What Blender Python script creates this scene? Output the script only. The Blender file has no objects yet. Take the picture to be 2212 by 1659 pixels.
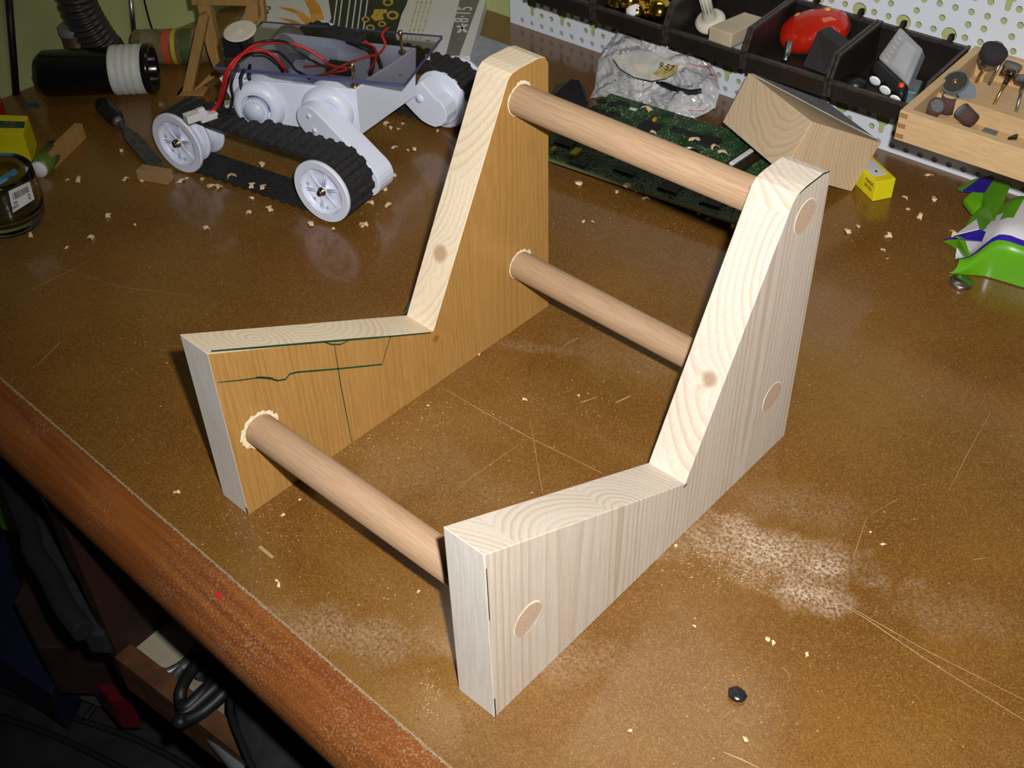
import bpy, bmesh, math, random
import numpy as np
from mathutils import Vector, Matrix, noise
random.seed(7)
SC = bpy.context.scene
COL = SC.collection
# ---------------------------------------------------------------- camera, light, exposure
# table frame: centimetres, z = 0 on the bench top (0.75 m above the floor), x along the bench, y towards the perforated board
F = 2526.0
CAM = np.array([55.531, -27.243, 61.744])
RC = np.array([[0.73298037, 0.67991804, -0.02124219],
               [-0.44093243, 0.49865894, 0.74626929],
               [0.51799457, -0.53763437, 0.66530512]])
TZ = 75.0
def W(p): return Vector((p[0]*.01, p[1]*.01, (p[2]+TZ)*.01))
cd = bpy.data.cameras.new('camera'); cam = bpy.data.objects.new('camera', cd); COL.objects.link(cam)
cd.lens = F*36/2212; cd.sensor_width = 36; cd.clip_start = .01; cd.clip_end = 50
M = Matrix([[RC[0][i], RC[1][i], RC[2][i], 0] for i in range(3)]+[[0, 0, 0, 1]])
M.translation = W(CAM); cam.matrix_world = M; SC.camera = cam
def cam_off(r, u, b=0): return CAM + RC[0]*r + RC[1]*u + RC[2]*b
def light(name, typ, loc, energy, color, target=None, **kw):
    l = bpy.data.lights.new(name, typ); l.energy = energy; l.color = color
    for k, v in kw.items(): setattr(l, k, v)
    o = bpy.data.objects.new(name, l); COL.objects.link(o); o.location = W(loc)
    if target is not None: o.rotation_euler = (W(target)-W(loc)).to_track_quat('-Z', 'Y').to_euler()
    return o
light('camera_flash', 'SPOT', cam_off(3.3, 4.8, 0), 50, (1, .975, .945), target=(22, 28, 4), shadow_soft_size=.009, spot_size=math.radians(84), spot_blend=1.)
light('ceiling_lamp', 'AREA', (-14, 64, 112), 1.2, (1, .86, .64), target=(20, 10, 0), shape='RECTANGLE', size=.6, size_y=.25)
wd = bpy.data.worlds.new('world'); SC.world = wd; wd.use_nodes = True
wd.node_tree.nodes['Background'].inputs[0].default_value = (.9, .95, 1, 1)
wd.node_tree.nodes['Background'].inputs[1].default_value = .015
vs = SC.view_settings; vs.view_transform = 'Standard'; vs.look = 'None'; vs.gamma = 1; vs.exposure = 0; vs.use_curve_mapping = False

# ---------------------------------------------------------------- geometry helpers
def A3(p): return np.array(p, float)
def ray(px, py): return RC.T @ np.array([(px-1106)/F, -(py-829.5)/F, -1])
def at(px, py, z=0.0):
    d = ray(px, py); return CAM + d*(z-CAM[2])/d[2]
def atp(px, py, P, n):
    d = ray(px, py); P = A3(P); n = A3(n); return CAM + d*((P-CAM) @ n)/(d @ n)
PA = A3((-37.61, 70.99, 0)); PD = A3((.99858, .05319, 0)); PN = A3((-.05319, .99858, 0))
def peg(s, off, z): return PA + PD*s - PN*off + A3((0, 0, z))
def pegat(px, py, off=0): return atp(px, py, PA-PN*off, PN)
def nrm(v): v = A3(v); return v/np.linalg.norm(v)
BASE = {}
class MB:
    def __init__(s): s.v = []; s.f = []; s.sm = []; s.mi = []
    def add(s, vs_, fs, smooth=False, mi=0):
        b = len(s.v); s.v += [A3(v) for v in vs_]
        for i, f in enumerate(fs):
            s.f.append([b+j for j in f]); s.sm.append(smooth); s.mi.append(mi[i] if isinstance(mi, (list, tuple)) else mi)
        return s
    def prism(s, pts, ext, smooth=False, mi=0, mi0=None, mi1=None):
        n = len(pts); pts = [A3(p) for p in pts]; e = A3(ext)
        fs = [list(range(n))[::-1], list(range(n, 2*n))]+[[i, (i+1) % n, n+(i+1) % n, n+i] for i in range(n)]
        m = [mi if mi0 is None else mi0, mi if mi1 is None else mi1]+[mi]*n
        return s.add(pts+[p+e for p in pts], fs, smooth, m)
    def box(s, o, a, b, c, mi=0):        # corner + three edge vectors
        o, a, b, c = map(A3, (o, a, b, c))
        return s.prism([o, o+a, o+a+b, o+b], c, mi=mi)
    def cbox(s, c, d, yaw=0, mi=0):
        c = A3(c); x = A3((math.cos(yaw), math.sin(yaw), 0))*d[0]; y = A3((-math.sin(yaw), math.cos(yaw), 0))*d[1]; z = A3((0, 0, d[2]))
        return s.box(c-x/2-y/2-z/2, x, y, z, mi)
    def tube(s, path, r, n=8, closed=False, mi=0, caps=True):
        P = [A3(p) for p in path]; m = len(P); rs = r if hasattr(r, '__len__') else [r]*m
        up = A3((0, 0, 1)); rings = []; prev = None
        for i in range(m):
            if closed: t = P[(i+1) % m]-P[i-1]
            else: t = P[min(i+1, m-1)]-P[max(i-1, 0)]
            t = nrm(t)
            if prev is None:
                a = up if abs(t[2]) < .9 else A3((1, 0, 0)); u = nrm(np.cross(a, t))
            else: u = nrm(prev-t*(prev @ t))
            prev = u; w = np.cross(t, u)
            rings += [P[i]+rs[i]*(u*math.cos(k*2*math.pi/n)+w*math.sin(k*2*math.pi/n)) for k in range(n)]
        fs = []
        for i in range(m if closed else m-1):
            j = (i+1) % m
            for k in range(n): fs.append([i*n+k, i*n+(k+1) % n, j*n+(k+1) % n, j*n+k])
        s.add(rings, fs, True, mi)
        if not closed and caps:
            b = len(s.v)-m*n
            s.f += [[b+k for k in range(n)][::-1], [b+(m-1)*n+k for k in range(n)]]; s.sm += [False, False]; s.mi += [mi, mi]
        return s
    def lathe(s, prof, o, ax, n=28, smooth=True, mi=0, closed=False):   # prof: (radius, height along ax)
        o = A3(o); ax = nrm(ax); a = A3((0, 0, 1)) if abs(ax[2]) < .9 else A3((1, 0, 0)); u = nrm(np.cross(a, ax)); w = np.cross(ax, u)
        V = []
        for (r, h) in prof:
            V += [o+ax*h+max(r, 1e-4)*(u*math.cos(k*2*math.pi/n)+w*math.sin(k*2*math.pi/n)) for k in range(n)]
        m = len(prof); fs = [[i*n+k, i*n+(k+1) % n, ((i+1) % m)*n+(k+1) % n, ((i+1) % m)*n+k] for i in range(m if closed else m-1) for k in range(n)]
        return s.add(V, fs, smooth, mi)
    def cyl(s, o, ax, r, h, n=28, mi=0):
        return s.lathe([(0, 0), (r, 0)], o, ax, n, False, mi).lathe([(r, 0), (r, h)], o, ax, n, True, mi).lathe([(r, h), (0, h)], o, ax, n, False, mi)
    def grid(s, P, smooth=True, mi=None, cu=False):      # P[i][j] points
        a = len(P); b = len(P[0]); V = [p for r in P for p in r]; fs = []; ms = []
        for i in range(a if cu else a-1):
            for j in range(b-1):
                fs.append([i*b+j, i*b+j+1, ((i+1) % a)*b+j+1, ((i+1) % a)*b+j]); ms.append(mi(i, j) if mi else 0)
        return s.add(V, fs, smooth, ms)
    def build(s, name, mat, parent=None, loc=None, bevel=0, seg=2, subsurf=0, recalc=True, weld=0):
        base = BASE[parent.name] if parent is not None else (A3(loc) if loc is not None else A3(np.mean(s.v, axis=0)*[1, 1, 0]+[0, 0, min(v[2] for v in s.v)]))
        me = bpy.data.meshes.new(name)
        me.from_pydata([tuple((v-base)*.01) for v in s.v], [], s.f); 
        for m in (mat if isinstance(mat, (list, tuple)) else [mat]): me.materials.append(m)
        for p, sm, mi in zip(me.polygons, s.sm, s.mi): p.use_smooth = sm; p.material_index = mi
        if recalc or weld:
            bm = bmesh.new(); bm.from_mesh(me); bmesh.ops.remove_doubles(bm, verts=bm.verts, dist=max(weld, 1e-6)); bmesh.ops.recalc_face_normals(bm, faces=bm.faces); bm.to_mesh(me); bm.free()
        o = bpy.data.objects.new(name, me); COL.objects.link(o)
        if parent is not None: o.parent = parent
        else: o.location = W(base)
        BASE[o.name] = base
        if bevel:
            b = o.modifiers.new('bevel', 'BEVEL'); b.width = bevel*.01; b.segments = seg; b.limit_method = 'ANGLE'; b.angle_limit = math.radians(40); b.harden_normals = False
        if subsurf:
            b = o.modifiers.new('sub', 'SUBSURF'); b.levels = subsurf; b.render_levels = subsurf
        return o
def tag(o, label=None, cat=None, group=None, kind=None):
    if label: o['label'] = label
    if cat: o['category'] = cat
    if group: o['group'] = group
    if kind: o['kind'] = kind
    return o
def thing(name, label, cat, loc, group=None):
    o = bpy.data.objects.new(name, None); COL.objects.link(o); o.location = W(loc); o.empty_display_size = .01
    BASE[o.name] = A3(loc); return tag(o, label, cat, group)
def smooth_path(pts, n=6):
    P = [A3(p) for p in pts]; out = []
    for i in range(len(P)-1):
        p0 = P[max(i-1, 0)]; p1 = P[i]; p2 = P[i+1]; p3 = P[min(i+2, len(P)-1)]
        for k in range(n):
            t = k/n; out.append(.5*((2*p1)+(-p0+p2)*t+(2*p0-5*p1+4*p2-p3)*t*t+(-p0+3*p1-3*p2+p3)*t**3))
    return out+[P[-1]]
def text(body, size, o, xd, yd, mat, parent, name='lettering', extrude=.01):
    c = bpy.data.curves.new('t', 'FONT'); c.body = body; c.size = size; c.extrude = extrude; c.align_x = 'LEFT'
    t = bpy.data.objects.new('t', c); COL.objects.link(t); dg = bpy.context.evaluated_depsgraph_get()
    me = bpy.data.meshes.new_from_object(t.evaluated_get(dg)); bpy.data.objects.remove(t)
    xd = nrm(xd); yd = nrm(A3(yd)-xd*(A3(yd) @ xd)); zd = np.cross(xd, yd); base = BASE[parent.name]
    for v in me.vertices:
        p = A3(o)+xd*v.co.x+yd*v.co.y+zd*v.co.z; v.co = tuple((p-base)*.01)
    me.materials.clear(); me.materials.append(mat)
    ob = bpy.data.objects.new(name, me); COL.objects.link(ob); ob.parent = parent; BASE[ob.name] = base; return ob

# ---------------------------------------------------------------- materials
def newmat(name):
    m = bpy.data.materials.new(name); m.use_nodes = True; nt = m.node_tree; return m, nt, nt.nodes['Principled BSDF'], nt.nodes, nt.links
def N(nt, typ, **kw):
    n = nt.nodes.new(typ)
    for k, v in kw.items():
        if k.startswith('i_'):
            key = k[2:]; key = int(key) if key.isdigit() else key.replace('_', ' ')
            n.inputs[key].default_value = v
        else: setattr(n, k, v)
    return n
def ramp(nt, fac, stops):
    r = nt.nodes.new('ShaderNodeValToRGB'); e = r.color_ramp.elements
    while len(e) < len(stops): e.new(.5)
    for el, (p, c) in zip(e, stops): el.position = p; el.color = (c+(1,)) if not isinstance(c, (int, float)) and len(c) == 3 else ((c, c, c, 1) if isinstance(c, (int, float)) else c)
    nt.links.new(fac, r.inputs[0]); return r
def mix(nt, fac, a, b, mode='MIX'):
    n = nt.nodes.new('ShaderNodeMix'); n.data_type = 'RGBA'; n.blend_type = mode
    for s, v in ((n.inputs[0], fac), (n.inputs[6], a), (n.inputs[7], b)):
        if hasattr(v, 'is_linked') or hasattr(v, 'links'): nt.links.new(v, s)
        else: s.default_value = v if isinstance(v, (int, float)) else tuple(v)+(1,) if len(v) == 3 else v
    return n.outputs[2]
def mth(nt, op, a, b=None, c=None):
    n = nt.nodes.new('ShaderNodeMath'); n.operation = op
    for i, v in enumerate((a, b, c)):
        if v is None: continue
        if isinstance(v, (int, float)): n.inputs[i].default_value = v
        else: nt.links.new(v, n.inputs[i])
    return n.outputs[0]
def plain(name, col, rough=.5, metal=0, var=.12, scale=60, bump=0, spec=.5, trans=0, ior=1.45, alpha=1, coat=0):
    m, nt, b, _, L = newmat(name)
    tc = N(nt, 'ShaderNodeTexCoord'); no = N(nt, 'ShaderNodeTexNoise', i_Scale=scale, i_Detail=4.); L.new(tc.outputs['Object'], no.inputs['Vector'])
    lo = tuple(c*(1-var) for c in col); hi = tuple(min(1, c*(1+var)) for c in col)
    L.new(ramp(nt, no.outputs[0], [(.3, lo), (.7, hi)]).outputs[0], b.inputs['Base Color'])
    b.inputs['Roughness'].default_value = rough; b.inputs['Metallic'].default_value = metal; b.inputs['Specular IOR Level'].default_value = spec
    b.inputs['Transmission Weight'].default_value = trans; b.inputs['IOR'].default_value = ior; b.inputs['Alpha'].default_value = alpha; b.inputs['Coat Weight'].default_value = coat
    if bump:
        bp = N(nt, 'ShaderNodeBump', i_Strength=bump, i_Distance=.001); L.new(no.outputs[0], bp.inputs['Height']); L.new(bp.outputs[0], b.inputs['Normal'])
    return m
def wood(name, light_, dark_, center=(0, 0, 0), axis='Z', freq=420., warp=.004, rough=.55, knots=(), fib=.25, tilt=0, stave=None, ringc=.8, spec=.3):
    m, nt, b, _, L = newmat(name)
    tc = N(nt, 'ShaderNodeTexCoord'); mp = N(nt, 'ShaderNodeMapping'); L.new(tc.outputs['Object'], mp.inputs[0])
    mp.vector_type = 'TEXTURE'
    mp.inputs['Location'].default_value = center
    mp.inputs['Rotation'].default_value = {'Z': (tilt, tilt*.5, 0), 'X': (0, math.pi/2+tilt, 0), 'Y': (math.pi/2+tilt, 0, 0)}[axis]
    vec = mp.outputs[0]
    sx = N(nt, 'ShaderNodeSeparateXYZ'); L.new(vec, sx.inputs[0]); X, Y, Z = sx.outputs
    if stave:                                       # edge-glued boards: each stave has its own heart
        w, ax_ = stave
        src = Y if ax_ == 'y' else X
        idx = mth(nt, 'FLOOR', mth(nt, 'DIVIDE', src, w)); wn = N(nt, 'ShaderNodeTexWhiteNoise', noise_dimensions='1D'); L.new(idx, wn.inputs['W'])
        sc = N(nt, 'ShaderNodeSeparateColor'); L.new(wn.outputs['Color'], sc.inputs[0])
        loc = mth(nt, 'SUBTRACT', src, mth(nt, 'MULTIPLY', mth(nt, 'ADD', idx, sc.outputs[0]), w))
        oth = X if ax_ == 'y' else Y
        oth = mth(nt, 'ADD', oth, mth(nt, 'MULTIPLY', mth(nt, 'SUBTRACT', sc.outputs[1], .5), .07))
        X, Y = oth, loc
    cx = N(nt, 'ShaderNodeCombineXYZ'); L.new(X, cx.inputs[0]); L.new(Y, cx.inputs[1]); L.new(mth(nt, 'MULTIPLY', Z, .12), cx.inputs[2])
    no = N(nt, 'ShaderNodeTexNoise', i_Scale=24., i_Detail=2.); L.new(cx.outputs[0], no.inputs['Vector'])
    r = mth(nt, 'SQRT', mth(nt, 'ADD', mth(nt, 'MULTIPLY', X, X), mth(nt, 'MULTIPLY', Y, Y)))
    r = mth(nt, 'ADD', r, mth(nt, 'MULTIPLY', no.outputs[0], warp*4))
    kmask = None
    for (kx, ky, kz, kr, st) in knots:
        d = N(nt, 'ShaderNodeVectorMath', operation='DISTANCE'); L.new(tc.outputs['Object'], d.inputs[0]); d.inputs[1].default_value = (kx, ky, kz)
        g = mth(nt, 'POWER', 2.718, mth(nt, 'MULTIPLY', mth(nt, 'POWER', mth(nt, 'DIVIDE', d.outputs['Value'], kr), 2.), -1.))
        r = mth(nt, 'ADD', r, mth(nt, 'MULTIPLY', g, .012*st)); kmask = g if kmask is None else mth(nt, 'MAXIMUM', kmask, mth(nt, 'MULTIPLY', g, st))
    fr = mth(nt, 'FRACT', mth(nt, 'MULTIPLY', r, freq))
    rg = ramp(nt, fr, [(0., 0.), (.45, .12), (.86, ringc), (.93, ringc), (1., 0.)])
    rn = N(nt, 'ShaderNodeTexNoise', noise_dimensions='1D', i_Scale=1., i_Detail=1.); L.new(mth(nt, 'MULTIPLY', r, freq*.33), rn.inputs['W'])
    rgo = mth(nt, 'MULTIPLY', rg.outputs[0], ramp(nt, rn.outputs[0], [(.3, .15), (.62, 1.)]).outputs[0])
    # fine fibres along the grain
    cf = N(nt, 'ShaderNodeCombineXYZ'); L.new(mth(nt, 'MULTIPLY', X, 900), cf.inputs[0]); L.new(mth(nt, 'MULTIPLY', Y, 900), cf.inputs[1]); L.new(mth(nt, 'MULTIPLY', Z, 40), cf.inputs[2])
    nf = N(nt, 'ShaderNodeTexNoise', i_Scale=1., i_Detail=2.); L.new(cf.outputs[0], nf.inputs['Vector'])
    nl = N(nt, 'ShaderNodeTexNoise', i_Scale=9., i_Detail=3.); L.new(cx.outputs[0], nl.inputs['Vector'])
    c = mix(nt, rgo, light_, dark_)
    c = mix(nt, mth(nt, 'MULTIPLY', ramp(nt, nf.outputs[0], [(.4, 0.), (.65, 1.)]).outputs[0], fib), c, tuple(x*.72 for x in dark_))
    c = mix(nt, mth(nt, 'MULTIPLY', ramp(nt, nl.outputs[0], [(.4, 0.), (.75, 1.)]).outputs[0], .25), c, dark_)
    if kmask is not None: c = mix(nt, mth(nt, 'MULTIPLY', ramp(nt, kmask, [(.55, 0.), (.85, 1.)]).outputs[0], .75), c, tuple(x*y for x, y in zip(dark_, (.62, .5, .4))))
    L.new(c, b.inputs['Base Color']); b.inputs['Roughness'].default_value = rough; b.inputs['Specular IOR Level'].default_value = spec
    bp = N(nt, 'ShaderNodeBump', i_Strength=.12, i_Distance=.0005); L.new(nf.outputs[0], bp.inputs['Height']); L.new(bp.outputs[0], b.inputs['Normal'])
    return m
PINE_L = (.70, .61, .495); PINE_D = (.53, .40, .275)
M_side = wood('bare_pine', (.78, .67, .50), (.60, .45, .29), center=(-.012, 0, 0), freq=210., stave=(.082, 'y'), warp=.0016, tilt=.03, knots=[(.015, .214, .105, .011, .8), (.015, .205, .085, .006, .5)], fib=.2)
M_sideB = wood('bare_pine_pale', (.62, .555, .475), (.46, .355, .255), center=(.285, .02, 0), freq=210., stave=(.082, 'y'), warp=.0016, tilt=-.025, knots=[(.258, .218, .118, .009, .7)], fib=.2)
M_cut = wood('sawn_pine_edge', (.74, .71, .66), (.62, .54, .44), center=(.02, .1, 0), freq=160., warp=.009, fib=.3, ringc=.5)
M_stain = wood('honey_varnish', (.43, .235, .07), (.33, .165, .04), center=(.05, .35, 0), freq=260., stave=(.12, 'y'), rough=.32, fib=.35, ringc=.7, spec=.4,
               knots=[(.03, .19, .045, .005, .9), (.03, .05, .03, .005, .5), (.03, .25, .12, .004, .5)])
M_beech = wood('beech_dowel', (.38, .25, .15), (.30, .185, .105), axis='X', center=(0, .1, .1), freq=700., fib=.45, ringc=.35, rough=.62, spec=.2)
M_beech_end = plain('beech_end_grain', (.52, .38, .27), .7, var=.25, scale=900)
M_ink = plain('green_marker', (.01, .05, .03), .5)
M_raw = plain('splintered_wood', (.80, .68, .45), .8, var=.2, scale=400, bump=.6)
M_block = wood('block_end_grain', (.66, .51, .34), (.52, .38, .23), center=(-.035, .02, .06), freq=260., warp=.003, fib=.15, axis='Z', ringc=.8)
M_blockf = wood('block_long_grain', (.66, .50, .32), (.52, .34, .18), axis='X', center=(.02, .10, .04), freq=260., warp=.002, fib=.2)
M_boxw = wood('beech_box_wood', (.62, .43, .23), (.50, .31, .14), axis='X', center=(0, .03, .1), freq=300., fib=.35, ringc=.4)
M_oldw = wood('old_yellow_wood', (.46, .27, .09), (.32, .17, .05), center=(.02, .02, 0), freq=500., fib=.4)
M_stub = wood('offcut_wood', (.40, .25, .11), (.27, .15, .06), axis='X', center=(0, .02, .02), freq=600., fib=.4)
M_shave = plain('shaving_wood', (.72, .52, .32), .7, var=.25, scale=300)
M_white = plain('white_plastic', (.72, .76, .90), .38, var=.03, scale=20)
M_white2 = plain('white_plastic_gear', (.62, .70, .84), .4, var=.05)
M_black = plain('black_plastic', (.012, .012, .013), .35, var=.2)
M_rub = plain('black_rubber', (.018, .018, .019), .75, var=.5, scale=300, bump=.5)
M_bin = plain('dark_brown_bin_plastic', (.014, .010, .008), .45, var=.3, scale=40)
M_acr = plain('clear_acrylic', (.80, .80, .84), .04, var=.01, trans=1, ior=1.2)
M_acre = plain('blue_acrylic_edge', (.08, .09, .22), .3, var=.1)
M_red = plain('red_wire', (.55, .01, .012), .4)
M_bwire = plain('black_wire', (.01, .01, .011), .4)
M_steel = plain('steel', (.42, .43, .45), .3, 1, var=.1)
M_dsteel = plain('dull_steel', (.16, .165, .17), .5, .8, var=.3, scale=150)
M_brass = plain('brass', (.62, .42, .16), .3, 1)
M_bronze = plain('worn_bronze', (.22, .15, .10), .35, 1, var=.3, scale=800)
M_gold = plain('gold_ball', (.75, .50, .10), .12, 1)
M_off = plain('off_white_plastic', (.62, .58, .48), .5)
M_wpaper = plain('white_paper', (.70, .70, .70), .6, var=.02)
M_grayp = plain('grey_print', (.17, .16, .155), .4)
M_orange = plain('orange_print', (.72, .33, .05), .5, var=.3, scale=40)
M_gprint = plain('gold_print', (.55, .38, .05), .4, var=.5, scale=300)
M_kprint = plain('black_print', (.02, .02, .025), .35)
M_yel = plain('yellow_card', (.75, .66, .01), .35, var=.03)
M_green = plain('dark_green_print', (.01, .07, .04), .4)
M_lime = plain('lime_film', (.10, .33, .008), .22, var=.12, scale=25)
M_blue = plain('blue_film', (.03, .015, .30), .2, var=.1)
M_film = plain('white_film', (.66, .66, .70), .25, var=.04, scale=30)
M_cap = plain('grey_cap', (.20, .21, .18), .5)
M_tape = plain('white_tape', (.62, .64, .60), .5, var=.05, scale=200)
M_glass = plain('clear_glass', (.82, .86, .84), .03, var=.01, trans=1, ior=1.3)
M_redlens = plain('red_lens', (.45, .014, .003), .12, var=.3, scale=1400, bump=.4, coat=1)
M_amber = plain('amber_dot', (.95, .45, .05), .15)
M_torch = plain('silver_grey_plastic', (.30, .31, .33), .38, .1)
M_lens = plain('white_led_lens', (.95, .97, 1.), .3, var=.02)
M_sand = plain('brown_sandpaper', (.09, .045, .038), .9, var=.3, scale=900, bump=.8)
M_felt = plain('grey_abrasive', (.13, .14, .14), .9, var=.3, scale=900, bump=.6)
M_brist = plain('black_bristle', (.03, .022, .03), .8, var=.5, scale=1200, bump=1.)
M_wallp = None

def M_bench():
    m, nt, b, _, L = newmat('brown_lacquered_board')
    tc = N(nt, 'ShaderNodeTexCoord'); V = tc.outputs['Object']
    def nz(s, d=4., r=.6): n = N(nt, 'ShaderNodeTexNoise', i_Scale=s, i_Detail=d, i_Roughness=r); L.new(V, n.inputs['Vector']); return n.outputs[0]
    base = ramp(nt, nz(7.), [(.3, (.118, .045, .007)), (.5, (.152, .064, .010)), (.72, (.186, .086, .014))]).outputs[0]
    sp = nz(900., 2.)
    c = mix(nt, ramp(nt, sp, [(.50, 0.), (.66, .8)]).outputs[0], base, (.24, .125, .028))
    c = mix(nt, ramp(nt, sp, [(.28, .9), (.42, 0.)]).outputs[0], c, (.07, .035, .012))
    sp2 = nz(380., 2.)
    c = mix(nt, ramp(nt, sp2, [(.70, 0.), (.76, .7)]).outputs[0], c, (.48, .38, .24))
    # haze of sawdust that lies in smears: wide patches times fine grain
    pat = ramp(nt, nz(6.5, 5.), [(.5, 0.), (.95, .3)]).outputs[0]
    fine = ramp(nt, nz(650., 3.), [(.42, 0.), (.66, 1.)]).outputs[0]
    c = mix(nt, mth(nt, 'MULTIPLY', mth(nt, 'MULTIPLY', pat, fine), .62), c, (.50, .40, .30))
    dm = None
    for (x, y, rx, ry, s) in DUST:
        sx = N(nt, 'ShaderNodeMapping'); sx.vector_type = 'TEXTURE'; L.new(V, sx.inputs[0]); sx.inputs['Location'].default_value = (x*.01, y*.01, 0)
        sx.inputs['Scale'].default_value = (rx*.01, ry*.01, 1); sx.inputs['Rotation'].default_value = (0, 0, .5)
        ln = N(nt, 'ShaderNodeVectorMath', operation='LENGTH'); L.new(sx.outputs[0], ln.inputs[0])
        q = mth(nt, 'ADD', ln.outputs['Value'], mth(nt, 'MULTIPLY', nz(38., 6.), 2.2))
        k = mth(nt, 'MULTIPLY', ramp(nt, mth(nt, 'MULTIPLY', q, .35), [(.42, 1.), (.72, 0.)]).outputs[0], s); dm = k if dm is None else mth(nt, 'MAXIMUM', dm, k)
    f2 = ramp(nt, nz(420., 5.), [(.40, .05), (.60, 1.)]).outputs[0]
    c = mix(nt, mth(nt, 'MULTIPLY', dm, f2), c, (.66, .55, .42))
    L.new(c, b.inputs['Base Color'])
    rr = ramp(nt, nz(5., 4.), [(.3, .30), (.7, .44)]).outputs[0]; L.new(rr, b.inputs['Roughness']); b.inputs['Specular IOR Level'].default_value = .4; b.inputs['Coat Weight'].default_value = .8; b.inputs['Coat Roughness'].default_value = .13
    bp = N(nt, 'ShaderNodeBump', i_Strength=.10, i_Distance=.0004); L.new(nz(260., 3.), bp.inputs['Height']); L.new(bp.outputs[0], b.inputs['Normal'])
    return m
DUST = [(32.5, 21.5, 8.5, 3.6, .62), (36.0, 20.3, 3.5, 2.2, .6), (31, 26, 6, 3, .13), (44, 25, 6, 2.5, .1), (16, -1.8, 10, 2.2, .22), (27, 6, 5, 2.5, .18), (5.5, 27, 7, 1.0, .15), (9, 10, 9, 4, .1), (14, 33, 9, 4, .12)]
def M_nose():
    m, nt, b, _, L = newmat('red_brown_varnished_nosing')
    tc = N(nt, 'ShaderNodeTexCoord'); V = tc.outputs['Object']
    def nz(s, d=4.): n = N(nt, 'ShaderNodeTexNoise', i_Scale=s, i_Detail=d); L.new(V, n.inputs['Vector']); return n.outputs[0]
    mp = N(nt, 'ShaderNodeMapping'); L.new(V, mp.inputs[0]); mp.inputs['Scale'].default_value = (3, 60, 60)
    n1 = N(nt, 'ShaderNodeTexNoise', i_Scale=3., i_Detail=4.); L.new(mp.outputs[0], n1.inputs['Vector'])
    c = ramp(nt, n1.outputs[0], [(.3, (.13, .035, .009)), (.7, (.23, .075, .014))]).outputs[0]
    pat = ramp(nt, nz(12.), [(.45, .03), (.8, 1.)]).outputs[0]; fine = ramp(nt, nz(700.), [(.50, 0.), (.66, 1.)]).outputs[0]
    c = mix(nt, mth(nt, 'MULTIPLY', mth(nt, 'MULTIPLY', pat, fine), .5), c, (.50, .36, .22))
    L.new(c, b.inputs['Base Color']); b.inputs['Roughness'].default_value = .3; b.inputs['Specular IOR Level'].default_value = .5
    return m
M_wall = plain('yellow_green_wall_paint', (.44, .48, .20), .8, var=.04, scale=30, bump=.1)
M_pegb = plain('white_painted_steel', (.70, .75, .83), .35, var=.02, scale=10)
M_pegflange = plain('grey_steel_flange', (.34, .36, .40), .5)
M_floor = plain('dark_floor', (.03, .03, .032), .8, var=.3, scale=8)

# ================================================================ SETTING
floor = MB().box((-160, -120, -76), (320, 0, 0), (0, 260, 0), (0, 0, 1)).build('floor', plain('grey_floor', (.06, .06, .062), .8, var=.3, scale=8)); tag(floor, kind='structure')
wl = MB().box((-71, 8, -75), (3.2, 0, 0), (0, 75, 0), (0, 0, 170)).build('wall_left', M_wall); tag(wl, kind='structure')
P0 = PA-PD*34+PN*1.1
wb = MB().box(P0+A3((0, 0, -75)), PD*180, PN*3, (0, 0, 170)).build('wall_back', M_wall); tag(wb, kind='structure')

# ================================================================ WORKBENCH
bench = thing('workbench', 'brown lacquered workbench with rounded red-brown front edge dusted with sawdust', 'workbench', (0, 0, -4.5))
yb = lambda x: 70.99+.05326*(x+37.61)+1.0
MB().prism([(-67.6, -4.26, 0), (100, -4.26, 0), (100, yb(100), 0), (-67.6, yb(-67.6), 0)], (0, 0, -3.6)).build('tabletop', M_bench(), bench)
prof = [(-4.34, 0), (-5.2, .02), (-6.2, -.18), (-7.1, -.7), (-7.75, -1.5), (-8.0, -2.5), (-7.85, -3.5), (-7.3, -4.2), (-6.4, -4.5), (-4.34, -4.5)]
nb = MB(); xs = np.linspace(-67.6, 100, 60)
nb.grid([[(x, y, z) for (y, z) in prof] for x in xs], True)
nb.add([(xs[0], y, z) for y, z in prof], [list(range(len(prof)))]).add([(xs[-1], y, z) for y, z in prof], [list(range(len(prof)))])
nb.build('front_nosing', M_nose(), bench)
# dust packed in the joint between top and nosing
rj = random.Random(3); jb = MB(); n = 950
xs = [-32+i*62/n for i in range(n)]
jb.grid([[(x, -4.30-.02-rj.random()**3*.12, .004), (x, -4.30+rj.random()*.04, .015+.008*rj.random()), (x, -4.24+.03+rj.random()*.05, .003)] for x in xs], False)
jb.build('joint_dust', plain('packed_dust', (.26, .19, .11), .9, var=.4, scale=900), bench)
py_ = [p[0] for p in prof[:7]][::-1]; pz_ = [p[1] for p in prof[:7]][::-1]
def on_nose(x, y, lift=.03):
    z = min(np.linspace(0, -2.4, 240), key=lambda z: abs(np.interp(at(x, y, z)[1], py_[1:], pz_[1:])-z)); p = at(x, y, z); return p+nrm(CAM-p)*lift
MB().prism([on_nose(*q) for q in ((466, 1276), (474, 1281), (482, 1290), (477, 1297), (470, 1290), (463, 1284))], (0, .01, .03)).build('red_paint_mark', plain('red_paint', (.45, .02, .02), .5), bench)
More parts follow.
